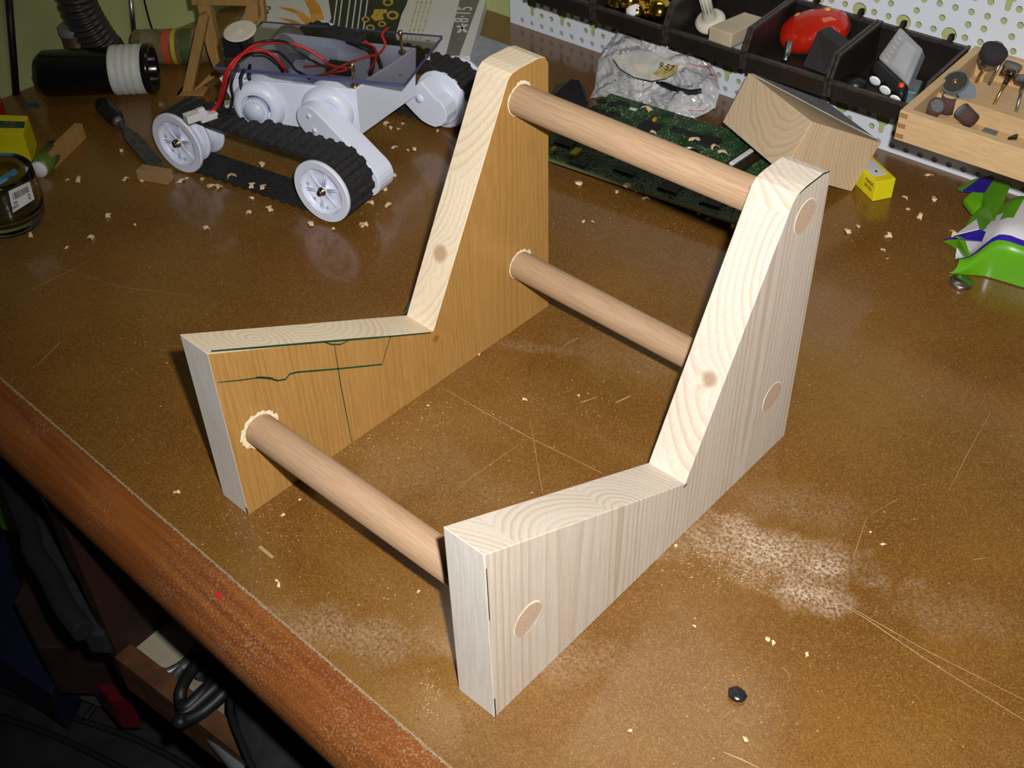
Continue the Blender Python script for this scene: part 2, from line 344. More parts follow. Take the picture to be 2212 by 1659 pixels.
# long scratches
sb = MB()
def strip(mb, pts, w, z=.012, mi=0, nrmv=(0, 0, 1)):
    P = [A3(p) for p in pts]; nv = A3(nrmv)
    V = []
    for i, p in enumerate(P):
        t = nrm(P[min(i+1, len(P)-1)]-P[max(i-1, 0)]); s = nrm(np.cross(nv, t))*w/2*(1 if 0 < i < len(P)-1 or len(P) == 2 else .6)
        V += [p+nv*z-s, p+nv*z+s]
    mb.add(V, [[2*i, 2*i+1, 2*i+3, 2*i+2] for i in range(len(P)-1)], False, mi); return mb
for pts, w in [([(955, 838), (1080, 910), (1145, 946), (1300, 1022)], .09), ([(1144, 905), (1152, 946), (1172, 1068)], .06), ([(1140, 948), (1020, 1030), (985, 1060)], .05), ([(1395, 1050), (1440, 1080)], .05),
               ([(1510, 1122), (1590, 1165), (1640, 1195)], .07), ([(1720, 1250), (1860, 1325), (2000, 1405), (2212, 1512)], .07), ([(1730, 1256), (1870, 1336), (1990, 1418), (2212, 1556)], .09),
               ([(1873, 1115), (1850, 1185), (1842, 1208)], .05), ([(1940, 1078), (1880, 1112)], .04), ([(2050, 1060), (2090, 980), (2140, 890)], .05), ([(1563, 1625), (1600, 1640), (1640, 1659)], .12),
               ([(1220, 745), (1250, 730)], .08), ([(1255, 870), (1290, 857)], .14), ([(1330, 870), (1362, 855)], .16), ([(1500, 1140), (1460, 1160)], .05), ([(40, 640), (120, 600), (200, 560)], .07), ([(80, 790), (130, 740)], .08),
               ([(70, 560), (260, 620), (420, 640)], .05), ([(1690, 1440), (1706, 1460)], .06), ([(560, 1180), (590, 1205)], .35), ([(2100, 1210), (2130, 1205)], .06)]:
    strip(sb, [at(x, y) for x, y in pts], w*.7)
tag(sb.build('scratch_marks', plain('pale_scratch', (.36, .25, .13), .6, var=.2), bench, recalc=False), kind='stuff')
# coarse specks of sawdust: nobody could count them
rs = random.Random(5); sp = MB()
def speck(x, y, s):
    a = rs.random()*6.28; u = A3((math.cos(a), math.sin(a), 0))*s*(1+rs.random()); w = A3((-math.sin(a), math.cos(a), 0))*s*.5; o = A3((x, y, .01)); h = A3((0, 0, s*.6))
    sp.add([o-u, o+w, o+u, o-w, o+h], [[0, 1, 4], [1, 2, 4], [2, 3, 4], [3, 0, 4], [3, 2, 1, 0]])
for (px, py, sx_, sy_, n) in [(1600, 1230, 110, 45, 500), (1450, 1190, 90, 40, 220), (900, 900, 150, 40, 220), (800, 960, 120, 30, 120), (560, 1150, 90, 60, 160), (1250, 870, 160, 60, 120), (600, 320, 150, 70, 90), (700, 450, 180, 60, 110),
                              (1060, 1000, 200, 120, 160), (300, 700, 200, 120, 80), (1620, 1500, 350, 90, 160), (1500, 480, 120, 30, 70), (1900, 500, 150, 60, 40), (760, 1330, 160, 80, 160), (1380, 1150, 40, 40, 90), (1300, 470, 120, 40, 60), (930, 1500, 25, 60, 110)]:
    for _ in range(n):
        q = at(px+rs.gauss(0, sx_*.6), py+rs.gauss(0, sy_*.6))
        if -60 < q[0] < 95 and -4 < q[1] < 68 and not (-.2 < q[0] < 3.2 and -.2 < q[1] < 32.3) and not (23.2 < q[0] < 27.6 and -.5 < q[1] < 32.5): speck(q[0], q[1], .018+.04*rs.random()**3)
tag(sp.build('sawdust_specks', M_shave, None, loc=(10, 20, 0), recalc=False), 'fine pale sawdust specks strewn over the brown bench top', 'sawdust', kind='stuff')

# ================================================================ PERFORATED BOARD
def pegboard():
    U = 1.5; c = bpy.data.curves.new('c', 'CURVE'); c.dimensions = '2D'; c.fill_mode = 'BOTH'; c.extrude = .0006
    def poly(pts):
        s = c.splines.new('POLY'); s.points.add(len(pts)-1)
        for p, q in zip(s.points, pts): p.co = (q[0]*.01, q[1]*.01, 0, 1)
        s.use_cyclic_u = True
    smax = 122.; zmax = 27.
    poly([(0, .02), (smax, .02), (smax, zmax), (0, zmax)])
    circ = lambda s, z, r, n=14: [(s+r*math.cos(k*2*math.pi/n), z+r*math.sin(k*2*math.pi/n)) for k in range(n)]
    def key(s, z):
        r = .72; w = .27; a0 = math.asin(w/r); pts = []
        for k in range(15):
            a = -math.pi/2+a0+(2*math.pi-2*a0)*k/14; pts.append((s+r*math.cos(a), z+r*math.sin(a)))
        pts += [(s-w, z-1.3)]+[(s+w*math.cos(a), z-1.3+w*math.sin(a)) for a in (math.pi*1.25, math.pi*1.5, math.pi*1.75)]+[(s+w, z-1.3)]
        poly(pts)
    for n_ in range(5):
        zb = n_*5.055
        for i in range(81):
            s = 1.85+i*1.5*1.0
            if s < smax-1 and zb+.8 < zmax-1: poly(circ(s, zb+.8, .31))
        for k in range(27):
            s = 3.38+k*4.5; alt = (k+n_) % 2
            if s+3.5 > smax: continue
            if zb+3.2 < zmax-1:
                key(s, zb+3.25)
                for d in (1.47, 2.94): poly(circ(s+d, zb+3.4, .31))
            if zb+2.15 < zmax-1:
                for d in ((1.47, 2.94) if not alt else (1., 3.5)): poly(circ(s+d, zb+2.13, .31))
            if zb+4.65 < zmax-1:
                for d in ((1.47, 2.94) if alt else (1., 3.5)): poly(circ(s+d, zb+4.65, .31))
    o = bpy.data.objects.new('x', c); COL.objects.link(o); me = bpy.data.meshes.new_from_object(o.evaluated_get(bpy.context.evaluated_depsgraph_get())); bpy.data.objects.remove(o)
    me.name = 'perforated_board'; me.materials.clear(); me.materials.append(M_pegb)
    root = thing('perforated_board', 'white perforated steel tool board with keyhole slots standing behind the bench', 'pegboard', PA)
    for v in me.vertices:
        p = PD*v.co.x+A3((0, 0, v.co.y))-PN*v.co.z; v.co = tuple(p)
    b = bpy.data.objects.new('board_panel', me); COL.objects.link(b); b.parent = root; BASE[b.name] = BASE[root.name]
    MB().box(peg(.0, -.30, .02), PD*smax, -PN*.12, (0, 0, 1.35)).build('bottom_flange', M_pegflange, root)
    MB().box(peg(0, -.85, .02), PD*.1, -PN*.8, (0, 0, 27)).build('side_flange', M_pegb, root)
pegboard()

# ================================================================ WOODEN STAND
stand = thing('wooden_stand', 'pale pine stand of two notched side boards joined by three round beech rods', 'wooden stand', (0, 0, 0))
def profile(TFu, TFz): return [(0, 0), (0, 15.0), (18.79, 5.36), (27.45, 22.15), (27.72, 22.72), (28.2, 23.08), (29.0, 23.2), (31.0, 23.2), (31.75, 23.0), (32.1, 22.4), (32.1, 0)]
def xA(x): return lambda y, z: A3((x, y, z))
yawB = .014
def xB(x): return lambda y, z: A3((24.2+x*math.cos(yawB)-y*math.sin(yawB)-.007*z, -.2+x*math.sin(yawB)+y*math.cos(yawB), z))
def side(fx0, fx1, prof, mats, stained_first):
    n = len(prof); m = MB(); V = [fx0(*p) for p in prof]+[fx1(*p) for p in prof]
    fs = [list(range(n))[::-1], list(range(n, 2*n))]; mi = [2, 0] if stained_first == 0 else [0, 2]
    for i in range(n): fs.append([i, (i+1) % n, n+(i+1) % n, n+i]); mi.append(1 if i == 0 else 0)
    m.add(V, fs, False, mi); return m.build('side_board', mats, stand, bevel=.06, seg=2)
pA = profile(28.0, 22.9); pB = profile(27.9, 23.1)
sA = side(xA(0), xA(3), pA, [M_side, M_cut, M_stain], 1); sA['label'] = 'side board with honey-coloured varnished inner face and green marker lines'
sB = side(xB(0), xB(3), pB, [M_sideB, M_cut, M_stain], 0); sB['label'] = 'bare pale side board nearest the camera'
for (ya, za, yb_, zb, rr) in [(28.9, 20.75, 29.5, 20.8, 1.18), (28.55, 6.3, 29.0, 6.05, 1.15), (2.35, 6.8, 3.17, 6.47, 1.18)]:
    a = A3((.3, ya, za)); b = xB(3.02)(yb_, zb); m = MB(); L_ = np.linalg.norm(b-a)
    m.lathe([(rr, 0), (rr, L_)], a, b-a, 40).lathe([(rr-.03, L_), (0, L_)], a, b-a, 40, False, 1).lathe([(rr, L_), (rr-.03, L_)], a, b-a, 40, False, 1)
    m.build('dowel', [M_beech, M_beech_end], stand)
    # pale torn rim round each hole on the varnished face, ragged gap ring on the outer face
    rr_ = random.Random(int(ya*7+za)); rim = MB(); inn = []; out = []; big = ya < 5
    for k in range(48):
        t = k*2*math.pi/48; w = (.18+.30*rr_.random() if big else .05+.16*rr_.random()*(1+math.sin(t+.8)))
        inn.append(A3((3.03, ya+(rr*.99)*math.cos(t), za+rr*.99*math.sin(t)))); out.append(A3((3.012, ya+(rr+w)*math.cos(t), za+(rr+w)*math.sin(t))))
    rim.add(inn+out, [[k, (k+1) % 48, 48+(k+1) % 48, 48+k] for k in range(48)]); rim.build('splintered_rim', M_raw, sA, recalc=False)
    g = MB(); n = 48; o0 = xB(3.0); I = []; O = []
    for k in range(n):
        t = k*2*math.pi/n; w = .02+.10*max(0, math.sin(t+(0.3 if big else 1.2)))**2
        I.append(o0(yb_+rr*.985*math.cos(t), zb+rr*.985*math.sin(t))+A3((.04, 0, 0))); O.append(o0(yb_+(rr+w)*math.cos(t), zb+(rr+w)*math.sin(t))+A3((.012, 0, 0)))
    g.add(I+O, [[k, (k+1) % n, n+(k+1) % n, n+k] for k in range(n)]); g.build('hole_edge', M_raw if big else M_cut, sB, recalc=False)
def onA(px, py): return atp(px, py, (3.0, 0, 0), (1, 0, 0))
ml = MB()
for pts, w in [([(470, 826), (520, 821), (548, 817), (560, 814), (590, 816)], .10), ([(552, 816), (580, 817), (600, 822), (617, 819), (625, 808), (640, 804), (725, 797), (825, 787), (843, 727)], .14), ([(722, 746), (735, 830), (760, 955)], .09),
               ([(456, 758), (560, 750), (700, 738), (800, 730), (930, 719)], .16), ([(700, 739), (716, 744), (735, 744), (752, 736)], .12), ([(531, 1096), (536, 1110)], .1)]:
    strip(ml, [onA(x, y) for x, y in pts], w, .02, nrmv=(1, 0, 0))
ml.build('marker_line', M_ink, sA, recalc=False)
ml = MB(); Q = [xB(3.03)(y, z) for y, z in pB[5:9]]
BL_ = xB(3.0)
for pts, w, zz, nn in ((Q, .14, .03, (1, 0, 0)), ([BL_(.06, 13.9), BL_(.06, 9.5)], .07, .04, (1, 0, 0)), ([BL_(.06, 2.0), BL_(.06, .1)], .1, .04, (1, 0, 0)), ([BL_(18.6, 5.2), BL_(19.0, 5.2)], .15, .03, (1, 0, 0))):
    strip(MB(), pts, w, zz, nrmv=nn).build('marker_line', M_ink, sB, recalc=False)
strip(MB(), [A3((0, 18.5, 5.6)), A3((0, 19.0, 5.8)), A3((0, 19.3, 6.4))], .25, .02, nrmv=(-1, 0, 0)).build('marker_line', M_ink, sA, recalc=False)



# ================================================================ TRACKED ROBOT
rob = thing('tracked_robot', 'white tracked robot chassis with clear top plate and loose red and black wires', 'robot', (-32, 37, 0))
TH = .20; dW = A3((math.cos(TH), math.sin(TH), 0)); nW = A3((-math.sin(TH), math.cos(TH), 0)); ZU = A3((0, 0, 1))
wA = A3((-39.0, 24.2, 3.33)); wB_ = A3((-21.2, 27.75, 3.45)); wC = A3((-25.5, 47.5, 3.35))+nW*3.9; wD = wC-dW*17.8
def wheel(c, out, full=True):     # out: direction the spoked face looks to
    w = thing_part = None
    m = MB(); R_ = 3.15
    m.lathe([(2.38, .08), (3.08, .12)], c, out, 56, False).lathe([(3.08, .12), (R_, .05), (R_, -.28), (3.08, -.36)], c, out, 56).lathe([(3.08, -.36), (1.9, -.5)], c, out, 48)
    m.lathe([(1.9, -.5), (1.9, -1.6)], c, out, 40).lathe([(1.9, -1.6), (2.65, -1.65), (2.7, -1.8), (2.65, -1.95), (1.7, -2.0)], c, out, 48).lathe([(1.7, -2.), (1.7, -3.2), (2.3, -3.5)], c, out, 40)
    m.lathe([(2.3, -3.5), (2.7, -3.55), (2.75, -3.75), (2.7, -3.9), (.6, -3.95), (.6, -2.)], c, out, 48)
    m.lathe([(2.38, .08), (2.36, -.1), (2.15, -.55)], c, out, 40).lathe([(2.15, -.55), (.5, -.75), (.42, -.1)], c, out, 40).lathe([(.42, -.1), (0, -.1)], c, out, 24)
    for k in range(6):
        a = k*math.pi/3+.25; d = dW*math.cos(a)+ZU*math.sin(a)
        for s in (-1, 1):
            t = np.cross(out, d)*.13*s; m.tube([c-out*.28+d*.35+t*.6, c-out*.42+d*2.3+t], .075, 6)
    o = m.build('wheel', M_white, rob)
    b = MB().lathe([(0, .42), (.22, .4), (.27, .3), (.27, .1), (.42, .05), (.42, -.5)], c, out, 16)
    b.lathe([(0, .62), (.16, .6), (.2, .45), (.2, .2)], c+ZU*.38+dW*.1-out*.05, out, 12) if c is wA else None
    b.build('axle_bolt', M_bronze, o)
    return o
wheel(wA, -nW); wheel(wB_, -nW); wheel(wC, nW); wheel(wD, nW)
def track(c0, c1, off, w):
    # toothed rubber belt round both wheels
    P = []; R0 = 2.85; L = np.linalg.norm(c1-c0); d = (c1-c0)/L
    def loop(s):
        arc = math.pi*R0; T = 2*L+2*arc; s %= T
        if s < L: return c0+d*s+ZU*R0, ZU
        s -= L
        if s < arc: a = math.pi/2-s/R0; n = d*math.cos(a)+ZU*math.sin(a); return c1+n*R0, n
        s -= arc
        if s < L: return c1-d*s-ZU*R0, -ZU
        s -= L; a = -math.pi/2-s/R0; n = d*math.cos(a)+ZU*math.sin(a); return c0+n*R0, n
    T = 2*L+2*math.pi*R0; NT = 44; per = T/NT; rings = []
    for i in range(NT):
        for fr, h in ((0, .18), (.28, .18), (.42, .42), (.82, .42), (.95, .18)):
            p, n = loop((i+fr)*per)
            sag = 0
            rings.append((p, n, h))
    V = []
    ph = lambda i: 0
    G = []
    for p, n, h in rings:
        a = p+nW*off
        G.append([a-n*.05, a+n*h, a+nW*w+n*h, a+nW*w-n*.05])
    m = MB(); nr = len(G); V = [q for g in G for q in g]; fs = []
    for i in range(nr):
        j = (i+1) % nr
        for k in range(4): fs.append([i*4+k, i*4+(k+1) % 4, j*4+(k+1) % 4, j*4+k])
    m.add(V, fs, False); return m.build('rubber_track', M_rub, rob)
track(wA, wB_, .48, 3.4); track(wD, wC, -3.9, 3.4)
# body tub
bt = [at(472, 168, 10), at(768, 193, 10), at(900, 106, 10), at(610, 73, 10)]
bb_ = []
cen = sum(bt)/4
for p, dx in zip(bt, (.93, .97, .95, .93)):
    q = cen+(p-cen)*dx; q[2] = 5.0; bb_.append(q)
bb_[0] = bb_[0]+A3((.7, .5, .5))
mid0 = at(645, 262, 4.6)
m = MB(); inn = [cen+(p-cen)*.96 for p in bt]; flo = [A3((q[0], q[1], 5.5)) for q in [cen+(p-cen)*.9 for p in bb_]]
V = bt+bb_+inn+flo
m.add(V, [[0, 1, 5, 4], [1, 2, 6, 5], [2, 3, 7, 6], [3, 0, 4, 7], [4, 5, 6, 7], [0, 1, 9, 8], [1, 2, 10, 9], [2, 3, 11, 10], [3, 0, 8, 11], [8, 9, 13, 12], [9, 10, 14, 13], [10, 11, 15, 14], [11, 8, 12, 15], [12, 13, 14, 15]])
body = m.build('body_shell', M_white, rob, bevel=.12)
fn = nrm(np.cross(bt[1]-bt[0], ZU)); fd = nrm(bt[1]-bt[0]); rd = nrm(bt[2]-bt[1]); rn = nrm(np.cross(rd, ZU))
def dome(c, n, r=2.6, back=-1.2):
    m = MB().lathe([(r*1.02, back), (r, .1), (r*.93, .55), (r*.8, .85), (r*.62, .95), (r*.56, .80), (r*.56, .2), (0, .2)], c, n, 40)
    o = m.build('pivot_ring', M_white, rob)
    g = MB(); 
    for k in range(28):
        a = k*2*math.pi/28; u = nrm(np.cross(ZU, n)); d = u*math.cos(a)+ZU*math.sin(a)
        g.tube([c+d*r*.44+n*.2, c+d*r*.44+n*1.5], .11, 5)
    g.lathe([(r*.42, .2), (r*.42, 1.5), (0, 1.5)], c, n, 28); g.build('geared_hub', M_white2, o)
    return o
c2 = atp(708, 240, bt[0]+fn*.0, fn); c1 = atp(560, 228, bt[0], fn)
dome(c1, fn); dome(c2, fn)
def arm(a, b, ra, rb, n, th, name='suspension_arm'):
    a = A3(a); b = A3(b); d = b-a; d = d-n*(d @ n); L = np.linalg.norm(d); d /= L; e = np.cross(n, d); P = []
    for k in range(13): t = math.pi/2+k*math.pi/12; P.append(a+ra*(d*math.cos(t)+e*math.sin(t)))
    for k in range(13): t = -math.pi/2+k*math.pi/12; P.append(a+d*L+rb*(d*math.cos(t)+e*math.sin(t)))
    m = MB().prism(P, n*th)
    o = m.build(name, M_white, rob, bevel=.12)
    for q in (.0, 1.2):
        MB().lathe([(.28, 0), (.25, .08), (0, .1)], a+d*(q-.3)-e*(.45 if q == 0 else -.35)*1, -n if True else n, 14).build('rivet', M_white, o)
    return o
# lever arms from the pivots to the wheels: front pair and the far one
pB0 = c2+fn*2.6; eB = wB_+nW*4.6
arm(atp(668, 262, pB0, nW), atp(790, 385, eB, nW)*1.0, 1.55, 1.8, nW, 2.4)
pA0 = c1+fn*2.4
arm(wA+nW*4.2+ZU*.2, atp(560, 245, wA+nW*4.2, nW), 1.5, 1.3, nW, 1.6)
# far arm, seen beside the pine board
fp = wC-nW*6.4
poly = [(907, 176), (884, 196), (867, 216), (881, 231), (895, 246), (910, 261), (925, 270), (939, 275.5), (953, 272.6), (963, 265), (965, 252), (960, 233), (950, 220), (939, 212), (922, 192)]
m = MB().prism([atp(x, y, fp, nW) for x, y in poly], nW*2.0)
fa = m.build('suspension_arm', M_white, rob, bevel=.12)
MB().lathe([(.5, 0), (.45, .12), (0, .16)], atp(906, 213, fp, nW), -nW, 18).build('rivet', M_white, fa)
MB().lathe([(0, .1), (2.3, .1), (3.0, .05), (3.15, -.1), (3.1, -.4), (2.2, -.5)], wC-nW*4.0, -nW, 48).build('wheel_flange', M_white, rob)
MB().lathe([(0, .8), (1.9, .75), (2.35, .5), (2.45, .1)], wC-nW*4.0-ZU*.2, -nW, 40).build('wheel_hub', M_white, rob)
# acrylic plate
pc = [A3(p) for p in ((-36.21, 28.47, 10.55), (-18.72, 36.81, 11.3), (-23.06, 45.92, 11.35), (-40.55, 37.57, 10.6))]
plate = MB().prism([p for p in pc], ZU*.3).build('clear_top_plate', M_acr, rob)
e = MB()
for i in range(4):
    a, b = pc[i], pc[(i+1) % 4]; d = nrm(b-a); o_ = nrm(np.cross(d, ZU))
    e.prism([a+o_*.01, b+o_*.01, b+o_*.06, a+o_*.06], ZU*.3)
e.build('plate_edge', M_acre, plate)
for q in [(765, 175, 1), (713, 245, 0), (868, 105, 1), (582, 140, 0)]:
    if not q[2]: continue
    p = at(q[0], q[1], 10.2); MB().lathe([(0, 1.9), (.22, 1.85), (.25, 1.4), (.14, 1.35), (.14, -.4), (.4, -.4), (.4, -.6), (0, -.6)], p, ZU, 12).build('brass_post', M_brass, rob)
for x, y in [(785+80, 165), (925, 90)]:
    MB().lathe([(.16, 0), (.16, .02), (.07, .03)], at(x, y, 11.35), ZU, 12).build('screw_hole', M_steel, plate)
# things inside the tub
inb = MB(); inb.cbox(at(700, 135, 8.2), (2.2, 4.2, 1.8), .45).build('motor_block', M_white2, rob, bevel=.1)
MB().cbox(at(735, 150, 8.6), (2.6, 1.3, 1.0), .45).build('circuit_connector', M_black, rob, bevel=.08)
MB().cbox(at(655, 120, 8.6), (2.4, 1.5, .5), .45).build('motor_bracket', M_steel, rob, bevel=.05)
MB().cbox(at(745, 75, 11.9), (4.2, 1.6, .6), .2).build('black_foam_strip', M_rub, rob, bevel=.15)
ob_ = MB().cyl(at(600, 125, 8.4), fn, 1.6, -4, 24).build('motor_can', plain('grey_motor', (.3, .31, .34), .4), rob)
# joystick-like black bracket with round translucent cap
jb_ = MB(); jp = at(520, 118, 11); jb_.cbox(jp+A3((0, 0, 1.3)), (2.0, 3.0, 1.9), .55).cbox(jp+A3((.1, .3, 2.3)), (1.3, 1.6, 1.0), .75)
jb_.build('servo_bracket', M_black, rob, bevel=.12)
cp = at(518, 67, 14.2); MB().lathe([(.5, -.12), (.5, -2.6), (0, -2.6)], cp, A3((.08, -.22, 1)), 20).build('cap_stem', M_black, rob)
MB().lathe([(0, .1), (.22, .1), (.26, .06), (1.5, .05), (1.58, 0), (1.5, -.12), (0, -.14)], cp, A3((.08, -.22, 1)), 36, False).build('round_cap', plain('milky_disc', (.62, .58, .48), .4), rob)
# wires: (colour, pixel path with heights)
def wire(pts, r, mat, name='wire'):
    P = smooth_path([at(x, y, z) for x, y, z in pts], 6); MB().tube(P, r, 7).build(name, mat, rob)
R_, K_ = M_red, M_bwire
wire([(445, 248, 6.9), (470, 225, 7.8), (480, 190, 10), (492, 150, 12), (520, 118, 13), (560, 108, 13), (590, 120, 12.5), (612, 145, 11), (622, 160, 10)], .14, R_, 'red_wire')
wire([(448, 250, 6.9), (476, 222, 7.8), (488, 180, 11), (505, 140, 12.5), (545, 100, 13.5), (600, 92, 13), (650, 100, 12.5), (690, 122, 11.5), (715, 144, 10.5), (760, 150, 10)], .14, R_, 'red_wire')
wire([(700, 165, 9.8), (740, 145, 10.5), (785, 128, 11), (820, 118, 11), (832, 95, 11.5), (825, 75, 12), (838, 60, 12)], .12, R_, 'red_wire')
wire([(655, 148, 10), (700, 145, 10), (750, 152, 10), (720, 160, 9.8), (680, 168, 9.6)], .12, R_, 'red_wire')
wire([(762, 66, 12), (790, 90, 11.5), (810, 108, 11), (812, 130, 10.5), (795, 160, 9.6)], .12, R_, 'red_wire')
wire([(445, 254, 6.9), (478, 238, 7), (482, 215, 8), (492, 180, 11), (502, 150, 12.3)], .13, K_, 'black_wire')
wire([(470, 252, 6.8), (495, 238, 7.3), (503, 210, 8.6), (500, 180, 10.8), (515, 140, 12.2)], .13, K_, 'black_wire')
wire([(540, 98, 13.2), (580, 88, 13.6), (620, 92, 13), (650, 115, 12), (690, 142, 10.5), (730, 155, 9.8)], .13, K_, 'black_wire')
wire([(560, 112, 12.8), (600, 112, 12.5), (625, 135, 11), (640, 155, 10), (670, 170, 9.6)], .13, K_, 'black_wire')
wire([(545, 118, 12.3), (575, 120, 12), (600, 140, 11), (612, 158, 10)], .22, K_, 'black_cable')
wire([(750, 90, 11.5), (775, 100, 11.5), (800, 115, 11), (805, 140, 10), (800, 165, 9.5)], .24, K_, 'black_cable')
wire([(770, 95, 11.3), (800, 105, 11), (815, 125, 10.5), (824, 150, 9.8)], .22, K_, 'black_cable')
wire([(528, 150, 11), (520, 170, 10.2), (523, 200, 9)], .17, K_, 'black_cable')
wire([(540, 140, 11), (538, 165, 10.3), (542, 180, 9.6)], .17, K_, 'black_cable')
for a, b in [((541, 183, 9.3), (572, 198, 9.0)), ((545, 182, 9.3), (528, 200, 8.9)), ((552, 190, 9.2), (549, 203, 8.6))]:
    MB().tube([at(*a), at(*b)], .26, 8).build('crocodile_boot', M_black, rob)
wire([(535, 205, 8.6), (544, 212, 8.2), (552, 203, 8.5)], .12, M_steel, 'steel_clip')
# white battery plug with red and black leads, lying over the belt
p0, p1 = at(402, 265, 7.0), at(440, 252, 7.0); d = nrm(p1-p0); s_ = np.cross(ZU, d)
cn = MB().box(p0-s_*.55, d*2.1, s_*1.1, ZU*.75).box(p0-s_*.3+d*1.3+ZU*.75, d*.7, s_*.5, ZU*.25).build('white_plug', M_wpaper, rob, bevel=.06)
MB().box(at(437, 268, 6.6), d*1.8, s_*1.1, ZU*.6).build('white_plug', M_wpaper, rob, bevel=.1)
pen = MB()
for pts in ([(570, 168, 9.4), (577, 176, 9)], [(622, 192, 8), (632, 190, 8)]): pass

# ================================================================ THINGS AT THE LEFT AND BACK OF THE BENCH
def quad(pts, z, h, name, mat, parent):
    return MB().prism([at(x, y, z) for x, y in pts], ZU*h).build(name, mat, parent)
# flat printed carton with pictures
c00 = at(478, 107, 1.6); yc = math.radians(37); ux = A3((math.cos(yc), math.sin(yc), 0)); uy = A3((-math.sin(yc), math.cos(yc), 0))
e0 = at(1012, 133, 1.6); Lx = (e0-c00) @ ux; 
crt = thing('printed_carton', 'flat white printed carton with gold swirl picture and grey age band, behind the robot', 'box', (c00[0], c00[1], 0))
MB().box(A3((c00[0], c00[1], 0))+uy*0, ux*Lx, uy*26, ZU*1.6).build('carton', M_wpaper, crt, bevel=.05)
quad([(963, 119), (993, 0), (1001, -30), (1044, -30), (1036, 0), (990, 126)], 1.61, .02, 'grey_band', M_grayp, crt)
quad([(1036, 0), (1041, -20), (1046, -20), (1041, 0), (994, 128), (990, 126)], 1.61, .015, 'pale_band', M_wpaper, crt)
quad([(700, 70), (716, 40), (705, -30), (890, -30), (878, 10), (868, 30), (855, 75), (862, 110), (700, 110)], 1.61, .015, 'dark_picture', M_kprint, crt)
quad([(690, 60), (700, 40), (690, 10), (660, -20), (645, -20), (668, 20), (672, 42), (655, 28), (630, 18), (600, 15), (640, 30), (665, 60)], 1.62, .012, 'gold_swirl', M_orange, crt)
quad([(660, 62), (650, 50), (630, 42), (600, 38), (630, 50), (648, 66)], 1.62, .012, 'gold_swirl', M_orange, crt)
for x0 in (717, 728, 745, 758, 770, 783):
    quad([(x0, 70), (x0+12, -20), (x0+15, -20), (x0+3, 70)], 1.63, .012, 'white_print_line', M_wpaper, crt)
gm = MB()
for (cx_, cy_, r_) in [(848, 33, 14), (838, 5, 12), (825, 52, 9), (800, 60, 10), (790, 42, 9)]:
    gm.prism([at(cx_+r_*math.cos(k*.63), cy_+r_*.7*math.sin(k*.63), 1.63) for k in range(10)], ZU*.02)
    gm.prism([at(cx_+r_*.55*math.cos(k*.63), cy_+r_*.38*math.sin(k*.63), 1.655) for k in range(10)], ZU*.01, mi=1)
quad([(808, 20), (836, 20), (836, 28), (826, 30), (830, 42), (810, 46), (800, 36), (806, 30)], 1.64, .012, 'gold_picture', M_gprint, crt)
gm.build('gold_picture', [M_gprint, M_kprint], crt)
for x0, x1, y1 in ((878, 903, 0), (888, 912, 0), (898, 922, 0), (908, 932, 0)):
    for k in range(9):
        t0 = k/9; t1 = (k+.75)/9; f = lambda t: (x0+(x1-x0)*t, 88+(y1-88)*t)
        a = f(t0); b = f(t1); gq = quad([(a[0]-1, a[1]), (a[0]+1.5, a[1]), (b[0]+1.5, b[1]), (b[0]-1, b[1])], 1.62, .01, 'gold_text_line', M_gprint, crt) if k % 2 == 0 else quad([(a[0], a[1]), (a[0]+1.5, a[1]), (b[0]+1.5, b[1]), (b[0], b[1])], 1.62, .01, 'gold_text_line', M_gprint, crt)
o_ = at(1010, 49, 1.64); xd = at(1022, 13, 1.64)-o_; up_ = at(996, 43, 1.64)-o_
text('8\u00b715', np.linalg.norm(up_)*2.3, o_, xd, up_, M_wpaper, crt, 'age_lettering')
pm = MB(); s0 = at(998, 62, 1.64); 
for dx, dy in [(-11, -4), (11, -7), (-8, 11), (9, 10), (0, 0)]:
    a = at(998, 60, 1.64); b = at(998+dx, 60+dy, 1.64); strip(pm, [a, b], .4, .01)
pm.prism([at(999+2.6*math.cos(k*.8), 53+2.4*math.sin(k*.8), 1.64) for k in range(8)], ZU*.02)
pm.build('figure_pictogram', M_wpaper, crt)
o_ = at(577, 33, 1.63); text('eo', 2.6, o_, at(602, -16, 1.63)-o_, at(555, 22, 1.63)-o_, M_kprint, crt, 'script_lettering')
# grey-blue sheet beside it
g = [at(x, y, 0.02) for x, y in [(1036, 84), (1104, 108), (1125, 190), (1075, 190), (1000, 170)]]
tag(MB().prism(g, ZU*.5).build('pale_sheet', plain('pale_blue_grey_card', (.30, .32, .37), .6), None, bevel=.05), 'pale blue-grey slab lying flat between the carton and the pine stand', 'sheet')

# small wooden trestle
tp = A3((-52.2, 35.2, 0)); tn = nrm(A3((.60, -.80, 0)))
tr = thing('wooden_trestle', 'small old yellow-brown wooden trestle frame behind the robot', 'trestle', (-52, 35, 0))
def tpt(x, y, off=0): return atp(x, y, tp-tn*off, tn)
def bar(pts, off, th, name='trestle_bar', mat=None):
    P_ = [tpt(x, y, off) for x, y in pts]
    for p in P_: p[2] = max(p[2], .03)
    o = MB().prism(P_, -tn*th).build(name, mat or M_oldw, tr, bevel=.06); return o
bar([(395, 206), (417, 206), (448, 42), (440, 32), (428, 36)], 0, 1.2, 'leg')
bar([(423, 0), (421, -25), (445, -25), (452, 8), (478, 135), (462, 150), (447, 110)], 1.0, 1.1, 'leg')
bar([(408, -22), (562, -22), (554, 14), (414, 11)], .6, 1.2, 'top_rail')
bar([(420, 208), (463, 150), (478, 158), (428, 215)], .3, .9, 'brace')
bar([(388, 216), (392, 206), (430, 206), (440, 214), (420, 232), (386, 236)], -1.0, 2.2, 'foot')
